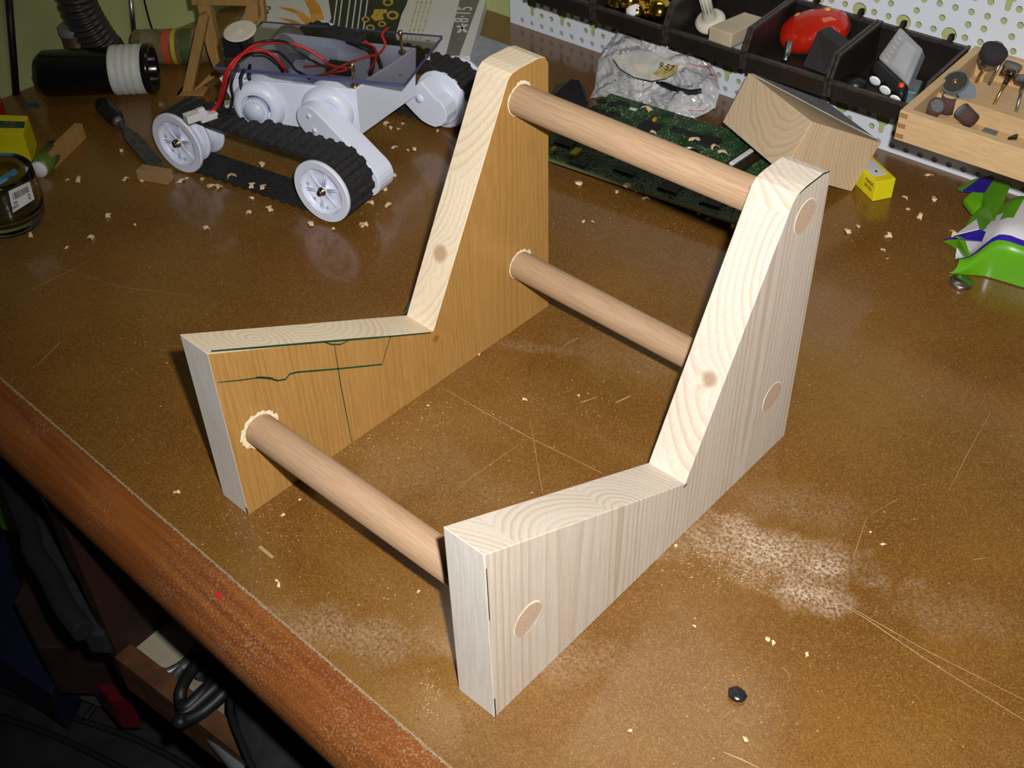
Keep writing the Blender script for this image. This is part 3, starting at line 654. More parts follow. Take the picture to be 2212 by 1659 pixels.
bar([(532, 12), (556, 12), (558, 44), (536, 52), (534, 75), (520, 60)], .4, 1.1, 'leg')
bar([(548, -20), (566, -20), (572, 50), (556, 60)], 1.6, 1.1, 'leg')

# corrugated black hose down the wall
hp = []
for x, y, off in [(158, -40, 0), (165, 0, 0), (178, 30, 0), (198, 65, 0), (226, 105, 0)]: hp.append(atp(x, y, (-63.6, 0, 0), (1, 0, 0)))
hp.append(hp[-1]+A3((0, .9, -1.0)))
hs = smooth_path(hp, 40); P = []; acc = 0; rr_ = []
for i, p in enumerate(hs):
    if i: acc += np.linalg.norm(hs[i]-hs[i-1])
    P.append(p); rr_.append(2.0+.15*math.sin(acc*2*math.pi/.72))
tag(MB().tube(P, rr_, 20).build('corrugated_hose', plain('black_hose', (.035, .033, .032), .35, var=.1), None), 'black corrugated hose hanging down the green wall to the bench', 'hose')
# black pipe adapter with white tape
pb = A3((-55.6, 32.6, 0)); pa = A3((-64.2, 23.6, 0)); ax = nrm(pb-pa); Lp = np.linalg.norm(pb-pa); o0 = A3((pa[0], pa[1], 2.75))
pip = thing('pipe_adapter', 'black plastic pipe adapter lying on its side with wound white tape near its open end', 'pipe', (pa[0], pa[1], 0))
MB().lathe([(0, 0), (2.0, 0), (2.5, .7), (2.5, Lp-.9), (2.72, Lp-.8), (2.74, Lp-.1), (2.6, Lp), (2.35, Lp), (2.2, Lp-.3), (2.2, Lp-6), (0, Lp-6)], o0, ax, 40).build('pipe_body', plain('gloss_black_plastic', (.006, .006, .007), .18), pip)
tm = [(2.52, Lp-4.4)]
for k in range(9): tm += [(2.66+.04*(k % 2), Lp-4.4+k*.39+.05), (2.66+.05*((k+1) % 2), Lp-4.4+k*.39+.33)]
tm.append((2.52, Lp-.85))
MB().lathe(tm, o0, ax, 40, False).build('white_tape', M_tape, pip)
MB().box(o0+ax*.6+A3((.8, -1.6, -.9)), ax*4, A3((.1, -.1, 1.8)), A3((.25, -.25, 0))).build('grey_label', plain('faded_label', (.03, .03, .04), .5), pip)
# small tub behind the pipe
tb = at(140, 118, 4.3); tbc = A3((-67.+1.9, 29.2, 0))
tub = thing('small_tub', 'small brown tub with grey lid against the green wall behind the black pipe', 'tub', (tbc[0], tbc[1], 0))
MB().lathe([(0, 0), (1.35, 0), (1.5, 5.6), (0, 5.6)], tbc, ZU, 24).build('tub_body', plain('brown_tub', (.08, .045, .025), .5), tub)
MB().lathe([(1.6, 5.3), (1.6, 6.1), (1.4, 6.2), (0, 6.2)], tbc, ZU, 24).build('lid', M_cap, tub)
# clear plastic jar with printed label lying behind
ja = A3((-63.0, 34.9, 2.05)); jbp = A3((-56.2, 41.2, 2.05)); jx = nrm(jbp-ja)
jar2 = thing('printed_jar', 'clear plastic jar with red and yellow print lying behind the black pipe', 'jar', (ja[0], ja[1], 0))
MB().lathe([(0, 0), (1.8, 0), (2., .4), (2., 7.6), (1.7, 8.6), (1.3, 9.1), (0, 9.1)], ja, jx, 28).build('jar_body', plain('olive_plastic', (.16, .13, .06), .3, var=.5, scale=90), jar2)
for u0, w_, mt in ((3.6, .8, plain('red_print', (.5, .08, .03), .4)), (4.6, .5, plain('yellow_print', (.5, .4, .04), .4)), (1.2, 1.4, plain('tan_print', (.2, .16, .1), .5)), (5.6, 1.3, plain('green_print', (.06, .09, .03), .5))):
    MB().lathe([(2.02, u0), (2.03, u0+w_)], ja, jx, 28).build('label_band', mt, jar2)
# steel rod, dark post and thin cord on the wall
p0 = atp(280, -30, (-67.0, 0, 0), (1, 0, 0)); p1 = atp(291, 97, (-67.0, 0, 0), (1, 0, 0)); p1[2] = max(p1[2], .05)
tag(MB().tube([p1, p0], .32, 12).build('steel_rod', M_steel, None, loc=p1), 'thin bright steel rod standing upright against the green wall', 'rod')
p0 = atp(17, -30, (-67.3, 0, 0), (1, 0, 0)); p1 = atp(34, 201, (-67.3, 0, 0), (1, 0, 0)); p1[2] = .02
tag(MB().tube([p1, p0], .42, 8).build('dark_post', M_bwire, None, loc=p1), 'thin black post at the far left of the green wall', 'post')
tag(MB().tube(smooth_path([atp(x, y, (-67.45, 0, 0), (1, 0, 0)) for x, y in [(308, -20), (316, 20), (326, 55), (336, 82)]], 4), .13, 6).build('thin_cable', M_bwire, None), 'thin dark cord running down the green wall beside the steel rod', 'cord')
# rasp
rs_ = thing('rasp', 'steel rasp with black handle lying on the bench left of the robot', 'rasp', at(262, 262, 0))
a, b, c_ = at(218, 222, 1.1), at(255, 262, .7), at(350, 375, .25)
MB().lathe([(0, -.2), (.6, 0), (.95, .8), (.85, 2.2), (.95, 3.4), (.7, np.linalg.norm(b-a))], a, b-a, 14).build('handle', M_black, rs_)
MB().lathe([(.62, 0), (.62, .8), (.3, .9)], b-nrm(b-a)*.4, b-a, 12).build('ferrule', M_dsteel, rs_)
d = nrm(c_-b); s_ = nrm(np.cross(ZU, d)); L = np.linalg.norm(c_-b)
MB().prism([b-s_*.2, b+d*2.2-s_*.28, b+d*4-s_*.75, b+d*(L-2)-s_*.8, b+d*L-s_*.3, b+d*L+s_*.3, b+d*(L-2)+s_*.8, b+d*4+s_*.75, b+d*2.2+s_*.28, b+s_*.2], ZU*.3).build('blade', M_dsteel, rs_)
# offcuts
def block(name, base_px, w, h, label, cat, mat, z=0, bevel=.05, group=None):
    a = at(*base_px[0], z); b = at(*base_px[1], z); d = b-a; s_ = nrm(np.cross(ZU, d))*w
    return tag(MB().box(a, d, s_, ZU*h).build(name, mat, None, bevel=bevel), label, cat, group)
block('wood_offcut', [(298, 389), (362, 400)], 1.3, 1.1, 'short yellowish wood offcut touching the end of the rasp', 'offcut', M_stub)
block('wood_strip', [(119, 366), (187, 298)], .9, 1.7, 'brown wooden strip leaning beside the green lighter', 'wood strip', M_oldw)
# green lighter
lg = thing('lighter', 'green lighter with white base lying between the glass dish and the wooden strip', 'lighter', at(85, 378, 0))
a = at(83, 368, .8); b = at(124, 315, .8); ax = nrm(b-a); L = np.linalg.norm(b-a)
MB().lathe([(0, .3), (.95, .3), (1.05, .5), (1.05, L-1.4), (0, L-1.4)], a, ax, 20).build('lighter_body', plain('green_plastic', (.10, .16, .03), .35), lg)
MB().lathe([(0, -.1), (.8, -.1), (.9, .3), (0, .35)], a, ax, 20).build('lighter_base', M_wpaper, lg)
MB().lathe([(.9, L-1.4), (.95, L-.6), (.6, L), (0, L)], a, ax, 16).build('lighter_head', M_black, lg)
# yellow box with green band
yb0 = thing('yellow_box', 'bright yellow box with dark green text band at the left edge behind the glass dish', 'box', at(40, 318, 0))
top = [at(x, y, 3.4) for x, y in [(-70, 286), (49, 291), (60, 250), (-60, 245)]]
MB().prism([A3((p[0], p[1], 0)) for p in top], ZU*3.4).build('carton', M_yel, yb0, bevel=.06)
MB().prism([at(x, y, 3.41) for x, y in [(-70, 274), (52, 277), (55, 263), (-66, 259)]], ZU*.02).build('green_band', M_green, yb0)
for i, w in enumerate(('GLIN', 'CETYA')):
    o_ = at(33-i*0, 265+i*7, 3.45); text(w, .62, at(36, 263+i*7.2, 3.45), at(16, 262+i*7.2, 3.45)-at(36, 263+i*7.2, 3.45), at(36, 270, 3.45)-at(36, 263, 3.45), M_cap, yb0)
tag(MB().prism([at(x, y, .02) for x, y in [(-10, 245), (10, 247), (12, 240), (2, 215), (-10, 212)]], ZU*1.2).build('red_tool_end', plain('red_plastic', (.4, .01, .01), .4), None, bevel=.1), 'red plastic end sticking in at the left edge behind the yellow box', 'tool')
tag(MB().prism([at(x, y, .01) for x, y in [(48, 228), (60, 236), (72, 232), (87, 233), (80, 222), (62, 224)]], ZU*.05).build('blue_scrap', plain('teal_paper', (.02, .09, .12), .6), None), 'small teal blue scrap lying flat near the left wall', 'scrap')
# glass dish
gc = at(-14, 372, 5.4); rim = abs(at(78, 372, 5.4)[0]-gc[0])*0+np.linalg.norm(at(78, 374, 5.4)-gc); gc0 = A3((gc[0], gc[1], .02))
gd = thing('glass_dish', 'round clear glass dish with white barcode sticker at the left edge', 'glass dish', gc0)
R1 = rim*.84
MB().lathe([(0, 0), (R1*.86, 0), (R1*.98, .8), (R1*1.04, 2.4), (R1*1.02, 4.4), (R1*1.0, 5.3), (R1*.95, 5.5), (R1*.9, 5.3), (R1*.92, 4.2), (R1*.93, 2.4), (R1*.85, 1.0), (0, .8)], gc0, ZU, 64).build('glass_bowl', M_glass, gd)
def on_dish(px, py):       # point on the dish's outer wall
    d = ray(px, py); d = d/np.linalg.norm(d); r_ = R1*1.05; o = CAM-gc0; A_ = d[0]**2+d[1]**2; B_ = o[0]*d[0]+o[1]*d[1]; C_ = o[0]**2+o[1]**2-r_**2
    t = (-B_-math.sqrt(max(B_*B_-A_*C_, 0)))/A_; return CAM+d*t
cs = [(18, 413), (64, 392), (75, 430), (28, 460)]
def lab(u, v): return ((1-u)*(1-v)*cs[0][0]+u*(1-v)*cs[1][0]+u*v*cs[2][0]+(1-u)*v*cs[3][0], (1-u)*(1-v)*cs[0][1]+u*(1-v)*cs[1][1]+u*v*cs[2][1]+(1-u)*v*cs[3][1])
st = MB().grid([[on_dish(*lab(i/8, j/8)) for j in range(9)] for i in range(9)]).build('barcode_sticker', M_wpaper, gd, recalc=False)
bc = MB(); rb = random.Random(2); u = .14
while u < .88:
    w_ = rb.choice([.008, .014, .024]); P = [on_dish(*lab(uu, vv)) for uu, vv in ((u, .18), (u+w_, .18), (u+w_, .50), (u, .50))]; n = nrm(CAM-P[0]); bc.add([p+n*.05 for p in P], [[0, 1, 2, 3]]); u += w_+rb.choice([.012, .02])
bc.build('barcode_lines', M_kprint, st, recalc=False)
for i, (w, v) in enumerate((('6991 0096', .57), ('600N 140000 E', .74))):
    a = on_dish(*lab(.86, v)); b = on_dish(*lab(.15, v)); n = nrm(CAM-a)*.06; text(w, .42, a+n, b-a, on_dish(*lab(.86, v+.2))-a, M_kprint, gd)
bs = thing('blue_tag', 'light blue plastic strip marked 60 standing in the glass dish', 'tag', at(15, 385, 1.2))
MB().prism([at(x, y, 2.6) for x, y in [(-30, 404), (36, 366), (42, 374), (-26, 416)]], ZU*.25).build('blue_strip', plain('light_blue_plastic', (.12, .40, .75), .4), bs, bevel=.05)
text('60', .62, at(26, 378, 2.88), at(14, 384, 2.88)-at(26, 378, 2.88), at(30, 383, 2.88)-at(26, 378, 2.88), M_kprint, bs)

# ================================================================ CIRCUIT BOARDS, WEDGE, BAG, PINE BLOCK, SMALL BOX
def M_pcbmat():
    m, nt, b, _, L = newmat('green_circuit_board')
    tc = N(nt, 'ShaderNodeTexCoord'); V = tc.outputs['Object']
    vo = N(nt, 'ShaderNodeTexVoronoi', i_Scale=420., distance='CHEBYCHEV'); L.new(V, vo.inputs['Vector'])
    br = N(nt, 'ShaderNodeTexBrick', i_Scale=90., i_Mortar_Size=.03); L.new(V, br.inputs['Vector'])
    no = N(nt, 'ShaderNodeTexNoise', i_Scale=45.); L.new(V, no.inputs['Vector'])
    c = ramp(nt, no.outputs[0], [(.35, (.008, .035, .012)), (.65, (.02, .075, .025))]).outputs[0]
    c = mix(nt, mth(nt, 'MULTIPLY', br.outputs['Fac'], .5), c, (.05, .13, .04))
    k = mth(nt, 'MULTIPLY', ramp(nt, vo.outputs['Distance'], [(.20, 1.), (.26, 0.)]).outputs[0], ramp(nt, no.outputs[0], [(.45, 0.), (.55, 1.)]).outputs[0])
    c = mix(nt, mth(nt, 'MULTIPLY', k, .75), c, (.33, .34, .26))
    L.new(c, b.inputs['Base Color']); b.inputs['Roughness'].default_value = .4; return m
M_pcb = M_pcbmat(); M_chip = plain('chip_black', (.018, .019, .02), .4); M_edge = plain('board_edge_olive', (.12, .12, .04), .6); M_slot = plain('slot_black', (.012, .012, .014), .4)
pz = 1.5
pcb = thing('circuit_board', 'large green computer circuit board full of chips behind the pine stand', 'circuit board', at(1400, 400, 0))
pc0, pc1 = at(1178, 344, pz), at(1612, 492, pz); bk0, bk1 = at(1322, 206, pz), at(1722, 352, pz)
du = nrm(pc1-pc0); Lu = np.linalg.norm(pc1-pc0)+1.0; dv = nrm(np.cross(ZU, du)); Lv = (bk0-pc0) @ dv
pc0 = pc0-du*1.5
MB().box(pc0, du*(Lu+2.0), dv*Lv, ZU*.18).build('board', M_pcb, pcb)
MB().box(pc0-dv*.14, du*(Lu+2.0), dv*.14, ZU*.24).build('board_edge', M_edge, pcb)
for u, v in ((1, .8), (Lu-1, .8), (1, Lv-1), (Lu-1, Lv-1)):
    MB().cyl(pc0+du*u+dv*v-ZU*pz, ZU, .35, pz, 12).build('spacer', M_brass, pcb)
zt = pz+.18
def onp(px, py): return at(px, py, zt)
def chip(px, py, w, h, t=.3, label=None, pins=True):
    c = onp(px, py); m = MB(); o = c-du*w/2-dv*h/2; m.box(o, du*w, dv*h, ZU*t)
    ch = m.build('chip', M_chip, pcb, bevel=.04)
    if pins:
        pm = MB()
        for s, L_, a, b_ in ((0, w, du, dv), (1, h, dv, du)):
            n = int(L_/.22)
            for k in range(n):
                for side, e in ((-.12, 1), (([h, w][s])+.0, 1)): pm.box(o+a*(.1+k*.22)+b_*side, a*.09, b_*.12, ZU*.1)
        pm.build('chip_pins', M_steel, ch)
    return ch
for (x, y, w, h) in [(1403, 276, 2.0, 1.8), (1532, 308, 1.9, 1.9), (1485, 290, 3.6, .7), (1300, 222, .8, .8), (1322, 228, .8, .8), (1283, 238, .7, .7), (1300, 243, .7, .7), (1318, 250, .7, .7), (1345, 226, 1.4, .5), (1222, 310, 2.0, 1.4), (1250, 355, 1.8, .9), (1450, 405, 2.0, 2.0), (1540, 440, 1.8, 1.2), (1350, 372, 2.2, .9), (1330, 250, .8, .5)]:
    chip(x, y, w, h, .28)
wp = MB(); 
for x, y in ((1294, 220), (1316, 226), (1278, 236), (1296, 243), (1314, 248)):
    c = onp(x, y); strip(wp, [c-du*.55-dv*.5, c+du*.55-dv*.5, c+du*.55+dv*.5, c-du*.55+dv*.5, c-du*.55-dv*.5], .07, .02)
wp.build('printed_outline', M_cap, pcb, recalc=False)
cm = MB(); rc = random.Random(11)
for _ in range(900):
    u = rc.random()*Lu; v = rc.random()*Lv; w = .08+.16*rc.random(); h = .06+.1*rc.random()
    if rc.random() < .5: w, h = h, w
    cm.box(pc0+du*u+dv*v+ZU*(zt-pz), du*w, dv*h, ZU*(.05+.08*rc.random()), mi=rc.choice([0, 0, 1, 2, 1]))
tag(cm.build('small_components', [plain('component_tan', (.20, .16, .08), .5), M_dsteel, M_chip], pcb), kind='stuff')
for x, y, w, mt in ((1243, 334, 1.4, plain('yellow_capacitor', (.50, .42, .02), .4)), (1195, 328, .9, plain('yellow_capacitor', (.40, .40, .03), .4)), (1414, 263, .6, plain('orange_capacitor', (.6, .25, .02), .4))):
    c = onp(x, y); MB().box(c-du*w/4-dv*w/2, du*w*.5, dv*w, ZU*.45).build('capacitor', mt, pcb, bevel=.1)
MB().lathe([(.95, 0), (.95, .28), (1.1, .3), (1.1, .1), (1.1, 0)], onp(1488, 334), ZU, 30).build('battery_ring', M_steel, pcb)
MB().lathe([(0, .2), (.9, .2), (.9, 0)], onp(1488, 334), ZU, 30).build('coin_cell_holder', M_slot, pcb)
c = onp(1368, 236); MB().box(c-du*.4-dv*.25, du*.8, dv*.5, ZU*.02).build('label', M_wpaper, pcb)
# plug-in slot with white bar and gold pins
sl = thing('connector_slot', 'black slotted connector with white bar and gold pins between the circuit board and pine block', 'connector', at(1600, 350, 0))
a, b = at(1578, 358, 2.0), at(1640, 316, 2.0); d = nrm(b-a); s_ = np.cross(ZU, d)
MB().box(a-s_*1.3-d*.6-ZU*.22, d*6.4, s_*1.9, ZU*.25).build('slot_body', M_slot, sl)
MB().box(a-s_*.25, d*3.6, s_*.5, ZU*.3).build('white_bar', M_wpaper, sl, bevel=.12)
gp = MB()
for k in range(26): gp.box(a-s_*1.25+d*(k*.2-.4)+ZU*.02, d*.08, s_*.5, ZU*.12)
gp.build('gold_pins', M_brass, sl)
MB().box(a-s_*1.2-d*.3-ZU*1.98, d*.5, s_*1.5, ZU*1.8).build('standoff', M_slot, sl)
gb = thing('small_circuit_card', 'small dark green circuit card with white label under the pine block', 'circuit board', at(1625, 385, 0))
q = [at(x, y, .35) for x, y in [(1598, 375), (1650, 415), (1712, 372), (1672, 338)]]
MB().prism(q, ZU*.16).build('board', M_pcb, gb); q = [at(x, y, .52) for x, y in [(1632, 355), (1651, 365), (1657, 358), (1639, 348)]]
MB().prism(q, ZU*.02).build('label', M_wpaper, gb); MB().prism([A3((p[0]*.7+at(1655, 375, 0)[0]*.3, p[1]*.7+at(1655, 375, 0)[1]*.3, 0.01)) for p in [at(x, y, 0) for x, y in [(1598, 375), (1650, 415), (1712, 372), (1672, 338)]]], ZU*.34).build('backing', M_slot, gb)
# black wedge
w0 = [at(x, y, .02) for x, y in [(1178, 222), (1276, 238), (1262, 192), (1200, 182)]]; tpk = [at(1235, 170, 3.2), at(1252, 172, 3.2)]
tag(MB().add([w0[0], w0[1], w0[2], w0[3], tpk[0], tpk[1]], [[0, 1, 2, 3], [0, 4, 5, 1], [1, 5, 2], [2, 5, 4, 3], [3, 4, 0]]).build('black_wedge', M_black, None, bevel=.08), 'glossy black plastic wedge behind the pine stand near the board', 'plastic part')
# crumpled bag: folded shell leaning on the perforated board
out = [(1272, 212), (1283, 190), (1292, 130), (1305, 108), (1338, 62), (1360, 66), (1392, 66), (1437, 75), (1476, 86), (1500, 108), (1522, 118), (1548, 160), (1556, 196), (1545, 232), (1515, 248), (1465, 262), (1425, 248), (1405, 228), (1370, 225), (1340, 215), (1300, 208)]
bn = nrm(A3((.05, -.62, .78))); bp0 = A3((-14, 63.2, .55))
def bagpt(x, y): return atp(x, y, bp0, bn)
OUT = [bagpt(x, y) for x, y in out]; OUT = OUT+[OUT[0]]; dn = []
for i in range(len(OUT)-1):
    for k in range(4): dn.append(OUT[i]*(1-k/4)+OUT[i+1]*k/4)
cen_ = sum(dn)/len(dn); NR = 22; G = []
def crump(p, s):
    v = Vector(tuple(p*s)); 
    f = noise.voronoi(v, distance_metric='DISTANCE')[0]; g_ = noise.voronoi(v*2.3+Vector((5, 2, 1)), distance_metric='DISTANCE')[0]
    return (f[1]-f[0])*1.0+(g_[1]-g_[0])*.4+noise.noise(v*.8)*.8
for i, p in enumerate(dn):
    row = []
    for k in range(NR+1):
        t = k/NR; q = cen_+(p-cen_)*t; edge = max(0, 1-t**4)
        h = (1.5*edge+1.5*(crump(q, .42)-.5)*(.35+.65*edge))
        hole = math.exp(-((np.linalg.norm(q-bagpt(1425, 160))/2.6)**2)); h -= 1.0*hole
        q2 = q+bn*h; q2[2] = max(q2[2], .06+.05*(i % 3)); row.append(q2)
    for k in range(NR-1, -1, -3):
        t = k/NR; q = cen_+(p-cen_)*t-bn*.6*(1-t**4); q[2] = max(q[2], .03); row.append(q)
    G.append(row)
for r in G:
    for q in r:
        dd = (q-PA) @ PN
        if dd > -.12: q -= PN*(dd+.12)
def M_bagf():
    m, nt, b, _, L = newmat('crumpled_white_film')
    tc = N(nt, 'ShaderNodeTexCoord'); vo = N(nt, 'ShaderNodeTexVoronoi', i_Scale=70., feature='DISTANCE_TO_EDGE'); L.new(tc.outputs['Object'], vo.inputs['Vector'])
    no = N(nt, 'ShaderNodeTexNoise', i_Scale=30., i_Detail=4.); L.new(tc.outputs['Object'], no.inputs['Vector'])
    n2 = N(nt, 'ShaderNodeTexNoise', i_Scale=16., i_Detail=2.); L.new(tc.outputs['Object'], n2.inputs['Vector'])
    c = ramp(nt, no.outputs[0], [(.3, (.36, .36, .37)), (.65, (.58, .57, .59))]).outputs[0]
    c = mix(nt, mth(nt, 'MULTIPLY', ramp(nt, n2.outputs[0], [(.60, 0.), (.68, 1.)]).outputs[0], .6), c, (.60, .50, .34))
    L.new(c, b.inputs['Base Color']); b.inputs['Roughness'].default_value = .25
    bp = N(nt, 'ShaderNodeBump', i_Strength=.9, i_Distance=.004); L.new(vo.outputs[0], bp.inputs['Height']); bp2 = N(nt, 'ShaderNodeBump', i_Strength=.5, i_Distance=.003); L.new(no.outputs[0], bp2.inputs['Height']); L.new(bp.outputs[0], bp2.inputs['Normal']); L.new(bp2.outputs[0], b.inputs['Normal'])
    return m
bag = thing('plastic_bag', 'crumpled white plastic bag with red and black print leaning on the perforated board', 'plastic bag', (cen_[0], cen_[1]-3, 0))
MB().grid(G, False, cu=True).build('bag_film', M_bagf(), bag, weld=.0002)
from mathutils.bvhtree import BVHTree
_bm = MB().grid(G, False, cu=True); _tree = BVHTree.FromPolygons([Vector(v) for v in _bm.v], _bm.f)
def bagtop(x, y, lift=1.75):
    d = Vector(ray(x, y)).normalized(); h = _tree.ray_cast(Vector(CAM), d)
    if h[0] is None: return atp(x, y, bp0+bn*1.6, bn)
    return A3(h[0])-A3(d)*max(.05, (lift-1.7)*.35)
rm = MB()
for pts in ([(1442, 84), (1450, 92), (1462, 84), (1470, 94)], [(1450, 84), (1455, 98), (1464, 108)], [(1448, 104), (1456, 110), (1462, 102), (1455, 98)]): strip(rm, [bagtop(x, y, 2.2) for x, y in pts], .16, 0, nrmv=bn)
rm.build('red_print', plain('red_ink', (.6, .01, .04), .5), bag, recalc=False)
rm = MB()
for pts in ([(1484, 136), (1505, 142), (1525, 146)], [(1528, 143), (1540, 165)], [(1486, 238), (1520, 240), (1535, 228)]): strip(rm, [bagtop(x, y, 2.0) for x, y in pts], .09, 0, nrmv=bn)
rm.build('red_line', plain('red_ink', (.55, .02, .05), .5), bag, recalc=False)
km = MB(); rk = random.Random(8)
for (x, y, n) in [(1345, 168, 14), (1358, 160, 10), (1465, 182, 10), (1370, 178, 8), (1425, 218, 8)]:
    for k in range(n):
        u = x+rk.uniform(-22, 22); v = y+rk.uniform(-9, 9); strip(km, [bagtop(u, v, 2.1), bagtop(u+rk.uniform(-4, 4), v+rk.uniform(-3, 3), 2.1)], .06, 0, nrmv=bn)
tag(km.build('black_print', M_kprint, bag, recalc=False), kind='stuff')
tag(MB().tube(smooth_path([bagtop(x, y, 1.9) for x, y in [(1418, 178), (1435, 183), (1460, 193), (1490, 200), (1515, 196)]], 4), [.15]*3+[.32]*12+[.28]*2, 8).build('black_clip', M_bwire, None), 'black plastic strip lying across the crumpled white bag', 'clip')
def ziptop(x, y, lift=2.35): return atp(x, y, bp0+bn*(lift+.75), bn)
zb = thing('small_zip_bag', 'small clear zip bag with yellowish contents marked 57 lying on the white bag', 'zip bag', ziptop(1400, 140))
pg = [(1325, 128), (1345, 118), (1400, 112), (1470, 140), (1462, 156), (1440, 170), (1408, 176), (1370, 168), (1340, 150)]
MB().prism([ziptop(x, y, 2.35) for x, y in pg], bn*.25).build('clear_film', plain('hazy_film', (.52, .51, .46), .25, var=.2, scale=80), zb, bevel=.1)
MB().prism([ziptop(x, y, 2.55) for x, y in [(1410, 160), (1432, 143), (1466, 140), (1458, 160), (1432, 170)]], bn*.1).build('tan_contents', plain('tan_paper', (.42, .32, .12), .5, var=.3, scale=200), zb)
MB().prism([ziptop(x, y, 2.55) for x, y in [(1368, 140), (1385, 138), (1402, 152), (1398, 160), (1378, 156)]], bn*.1).build('pale_contents', plain('cream_paper', (.6, .52, .40), .5), zb)
text('9 57', 1.0, ziptop(1420, 146, 2.72), ziptop(1460, 158, 2.72)-ziptop(1420, 146, 2.72), ziptop(1425, 134, 2.72)-ziptop(1420, 146, 2.72), M_kprint, zb)

# pine block tilted against the circuit board and the perforated board
O = A3((10.55, 59.14, 8.97)); Ia = A3((.84, 63.45, 8.89))-O; Ja = A3((14.0, 66.83, 4.77))-O; Ka = A3((9.62, 56.97, 4.24))-O
pbk = thing('pine_block', 'large pale pine block tilted up against the perforated board, shaded top facet coloured grey', 'wood block', O+Ja+Ka)
f1 = MB().prism([O, O+Ia, O+Ia+Ka, O+Ka], Ja*.999, mi=1, mi0=0, mi1=1); f1.build('block', [M_block, M_blockf], pbk, bevel=.07)
nI = nrm(np.cross(Ia, Ja)); nI = nI if nI[2] > 0 else -nI
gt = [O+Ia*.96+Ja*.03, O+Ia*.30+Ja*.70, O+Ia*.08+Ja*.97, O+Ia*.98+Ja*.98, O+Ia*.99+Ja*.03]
MB().prism(gt, nI*.08).build('grey_shaded_facet', plain('grey_shaded_facet', (.36, .355, .35), .6, var=.15, scale=60), pbk)  # far top facet turned from the flash: its shade is painted in as grey
# small yellow box
sy = thing('small_yellow_box', 'small bright yellow carton with white label beside the pine block', 'box', (15.45, 64.44, 0))
a = A3((15.45, 64.44, .02)); b = at(1926, 427, .02); c_ = at(1849, 400, .02); d1 = b-a; d2 = nrm(np.cross(ZU, d1))*4.2
MB().box(a, d1, d2, ZU*2.15).build('carton', M_yel, sy, bevel=.06)
MB().box(a+ZU*2.15+d1*.12+d2*.22, d1*.7, d2*.75, ZU*.02).build('white_label', M_film, sy)
MB().cyl(a+ZU*2.17+d1*.45+d2*.4, ZU, .14, .02, 12).build('black_dot', M_kprint, sy)
for i, w in enumerate(('MADE', 'IN EU')): text(w, .5, a+ZU*(1.35-.55*i)+d2*.42-nrm(d1)*.02, -nrm(d2), ZU, M_kprint, sy)
# baby wipes
wp = thing('wipes_pack', 'green, blue and white film pack of wipes at the right edge under the wooden box', 'wipes pack', at(2120, 580, 0))
F0 = at(2098, 590, 0); F1 = at(2300, 650, 0); fx = nrm(F1-F0); fy = np.cross(ZU, fx); Lw = 19.; Dw = 9.5; Hh = 4.2; G = []; nu, nv = 40, 36
def wipe_mi(i, j):
    v = j/nv
    if v < .23 or v > .93: return 0
    if v < .30: return 1
    if v > .86: return 0
    if i < 5 and v < .5: return 2
    return 2 if i > 6 or v < .45 else 0
for i in range(nu+1):
    u = i/nu; row = []; cr = min(1, max(0, (u-.0)/.17)); cr = cr*cr*(3-2*cr); cr2 = 1
    for j in range(nv+1):
        v = j/nv; ang = v*math.pi; 
        yy = Dw/2-(Dw/2)*math.copysign(abs(math.cos(ang))**.55, math.cos(ang)); zz = Hh*abs(math.sin(ang))**.55*cr+.12
        wob = noise.noise(Vector((u*9, v*6, 0)))*.35*(1.4-cr)+noise.noise(Vector((u*22, v*3, 4)))*.12
        yy = Dw/2+(yy-Dw/2)*(1.0+.22*(1-cr)); row.append(F0+fx*(-1.7+u*Lw+.5*math.sin(v*9)*(1-cr))+fy*yy+ZU*max(.04, zz+wob*abs(math.sin(ang))+(1-cr)*1.2*abs(math.sin(v*8.5))*math.sin(ang)))
    G.append(row)
MB().grid(G, True, wipe_mi).build('film_pack', [M_lime, M_blue, M_film], wp)
def fold(pts, z, th, mat, name): MB().prism([at(x, y, zz) for (x, y, zz) in pts], ZU*-th).build(name, mat, wp, bevel=.06)
fold([(2038, 521, .4), (2068, 508, 1.9), (2084, 514, 2.2), (2094, 555, 1.3), (2112, 590, .5), (2084, 571, .3), (2068, 541, .4), (2056, 526, .4)], 0, .15, M_lime, 'end_fold')
fold([(2036, 516, .5), (2060, 511, 1.6), (2106, 491, 2.6), (2130, 500, 2.9), (2122, 520, 2.6), (2084, 515, 2.2)], 0, .12, M_blue, 'end_fold')
fold([(2062, 507, 1.9), (2110, 472, 2.6), (2116, 494, 2.9)], 0, .12, M_film, 'end_fold')
fold([(2082, 430, 1.6), (2100, 414, 2.4), (2126, 416, 2.6), (2120, 440, 2.4), (2101, 456, 1.4)], 0, .5, M_lime, 'end_fold')
fold([(2074, 411, .9), (2112, 384, 1.5), (2146, 378, 2.), (2140, 415, 2.2), (2124, 428, 2.0), (2104, 412, 1.5)], 0, .2, M_blue, 'end_fold')
fold([(2068, 406, .7), (2100, 388, 1.3), (2114, 383, 1.7), (2078, 412, 1.0)], 0, .2, M_lime, 'end_fold')
fold([(2102, 458, 1.0), (2122, 424, 2.0), (2148, 384, 2.2), (2185, 395, 3.2), (2150, 480, 3.4), (2112, 505, 2.2)], 0, .4, M_lime, 'end_fold')
ml_ = MB()
def wpt(i, v): j = v*nv; j0 = int(j); f = j-j0; p = G[i][j0]*(1-f)+G[i][j0+1]*f; n = nrm(np.cross(G[i][j0+1]-G[i][j0], G[i-1][j0]-G[i][j0])); n = n if n @ (CAM-p) > 0 else -n; return p+n*.06
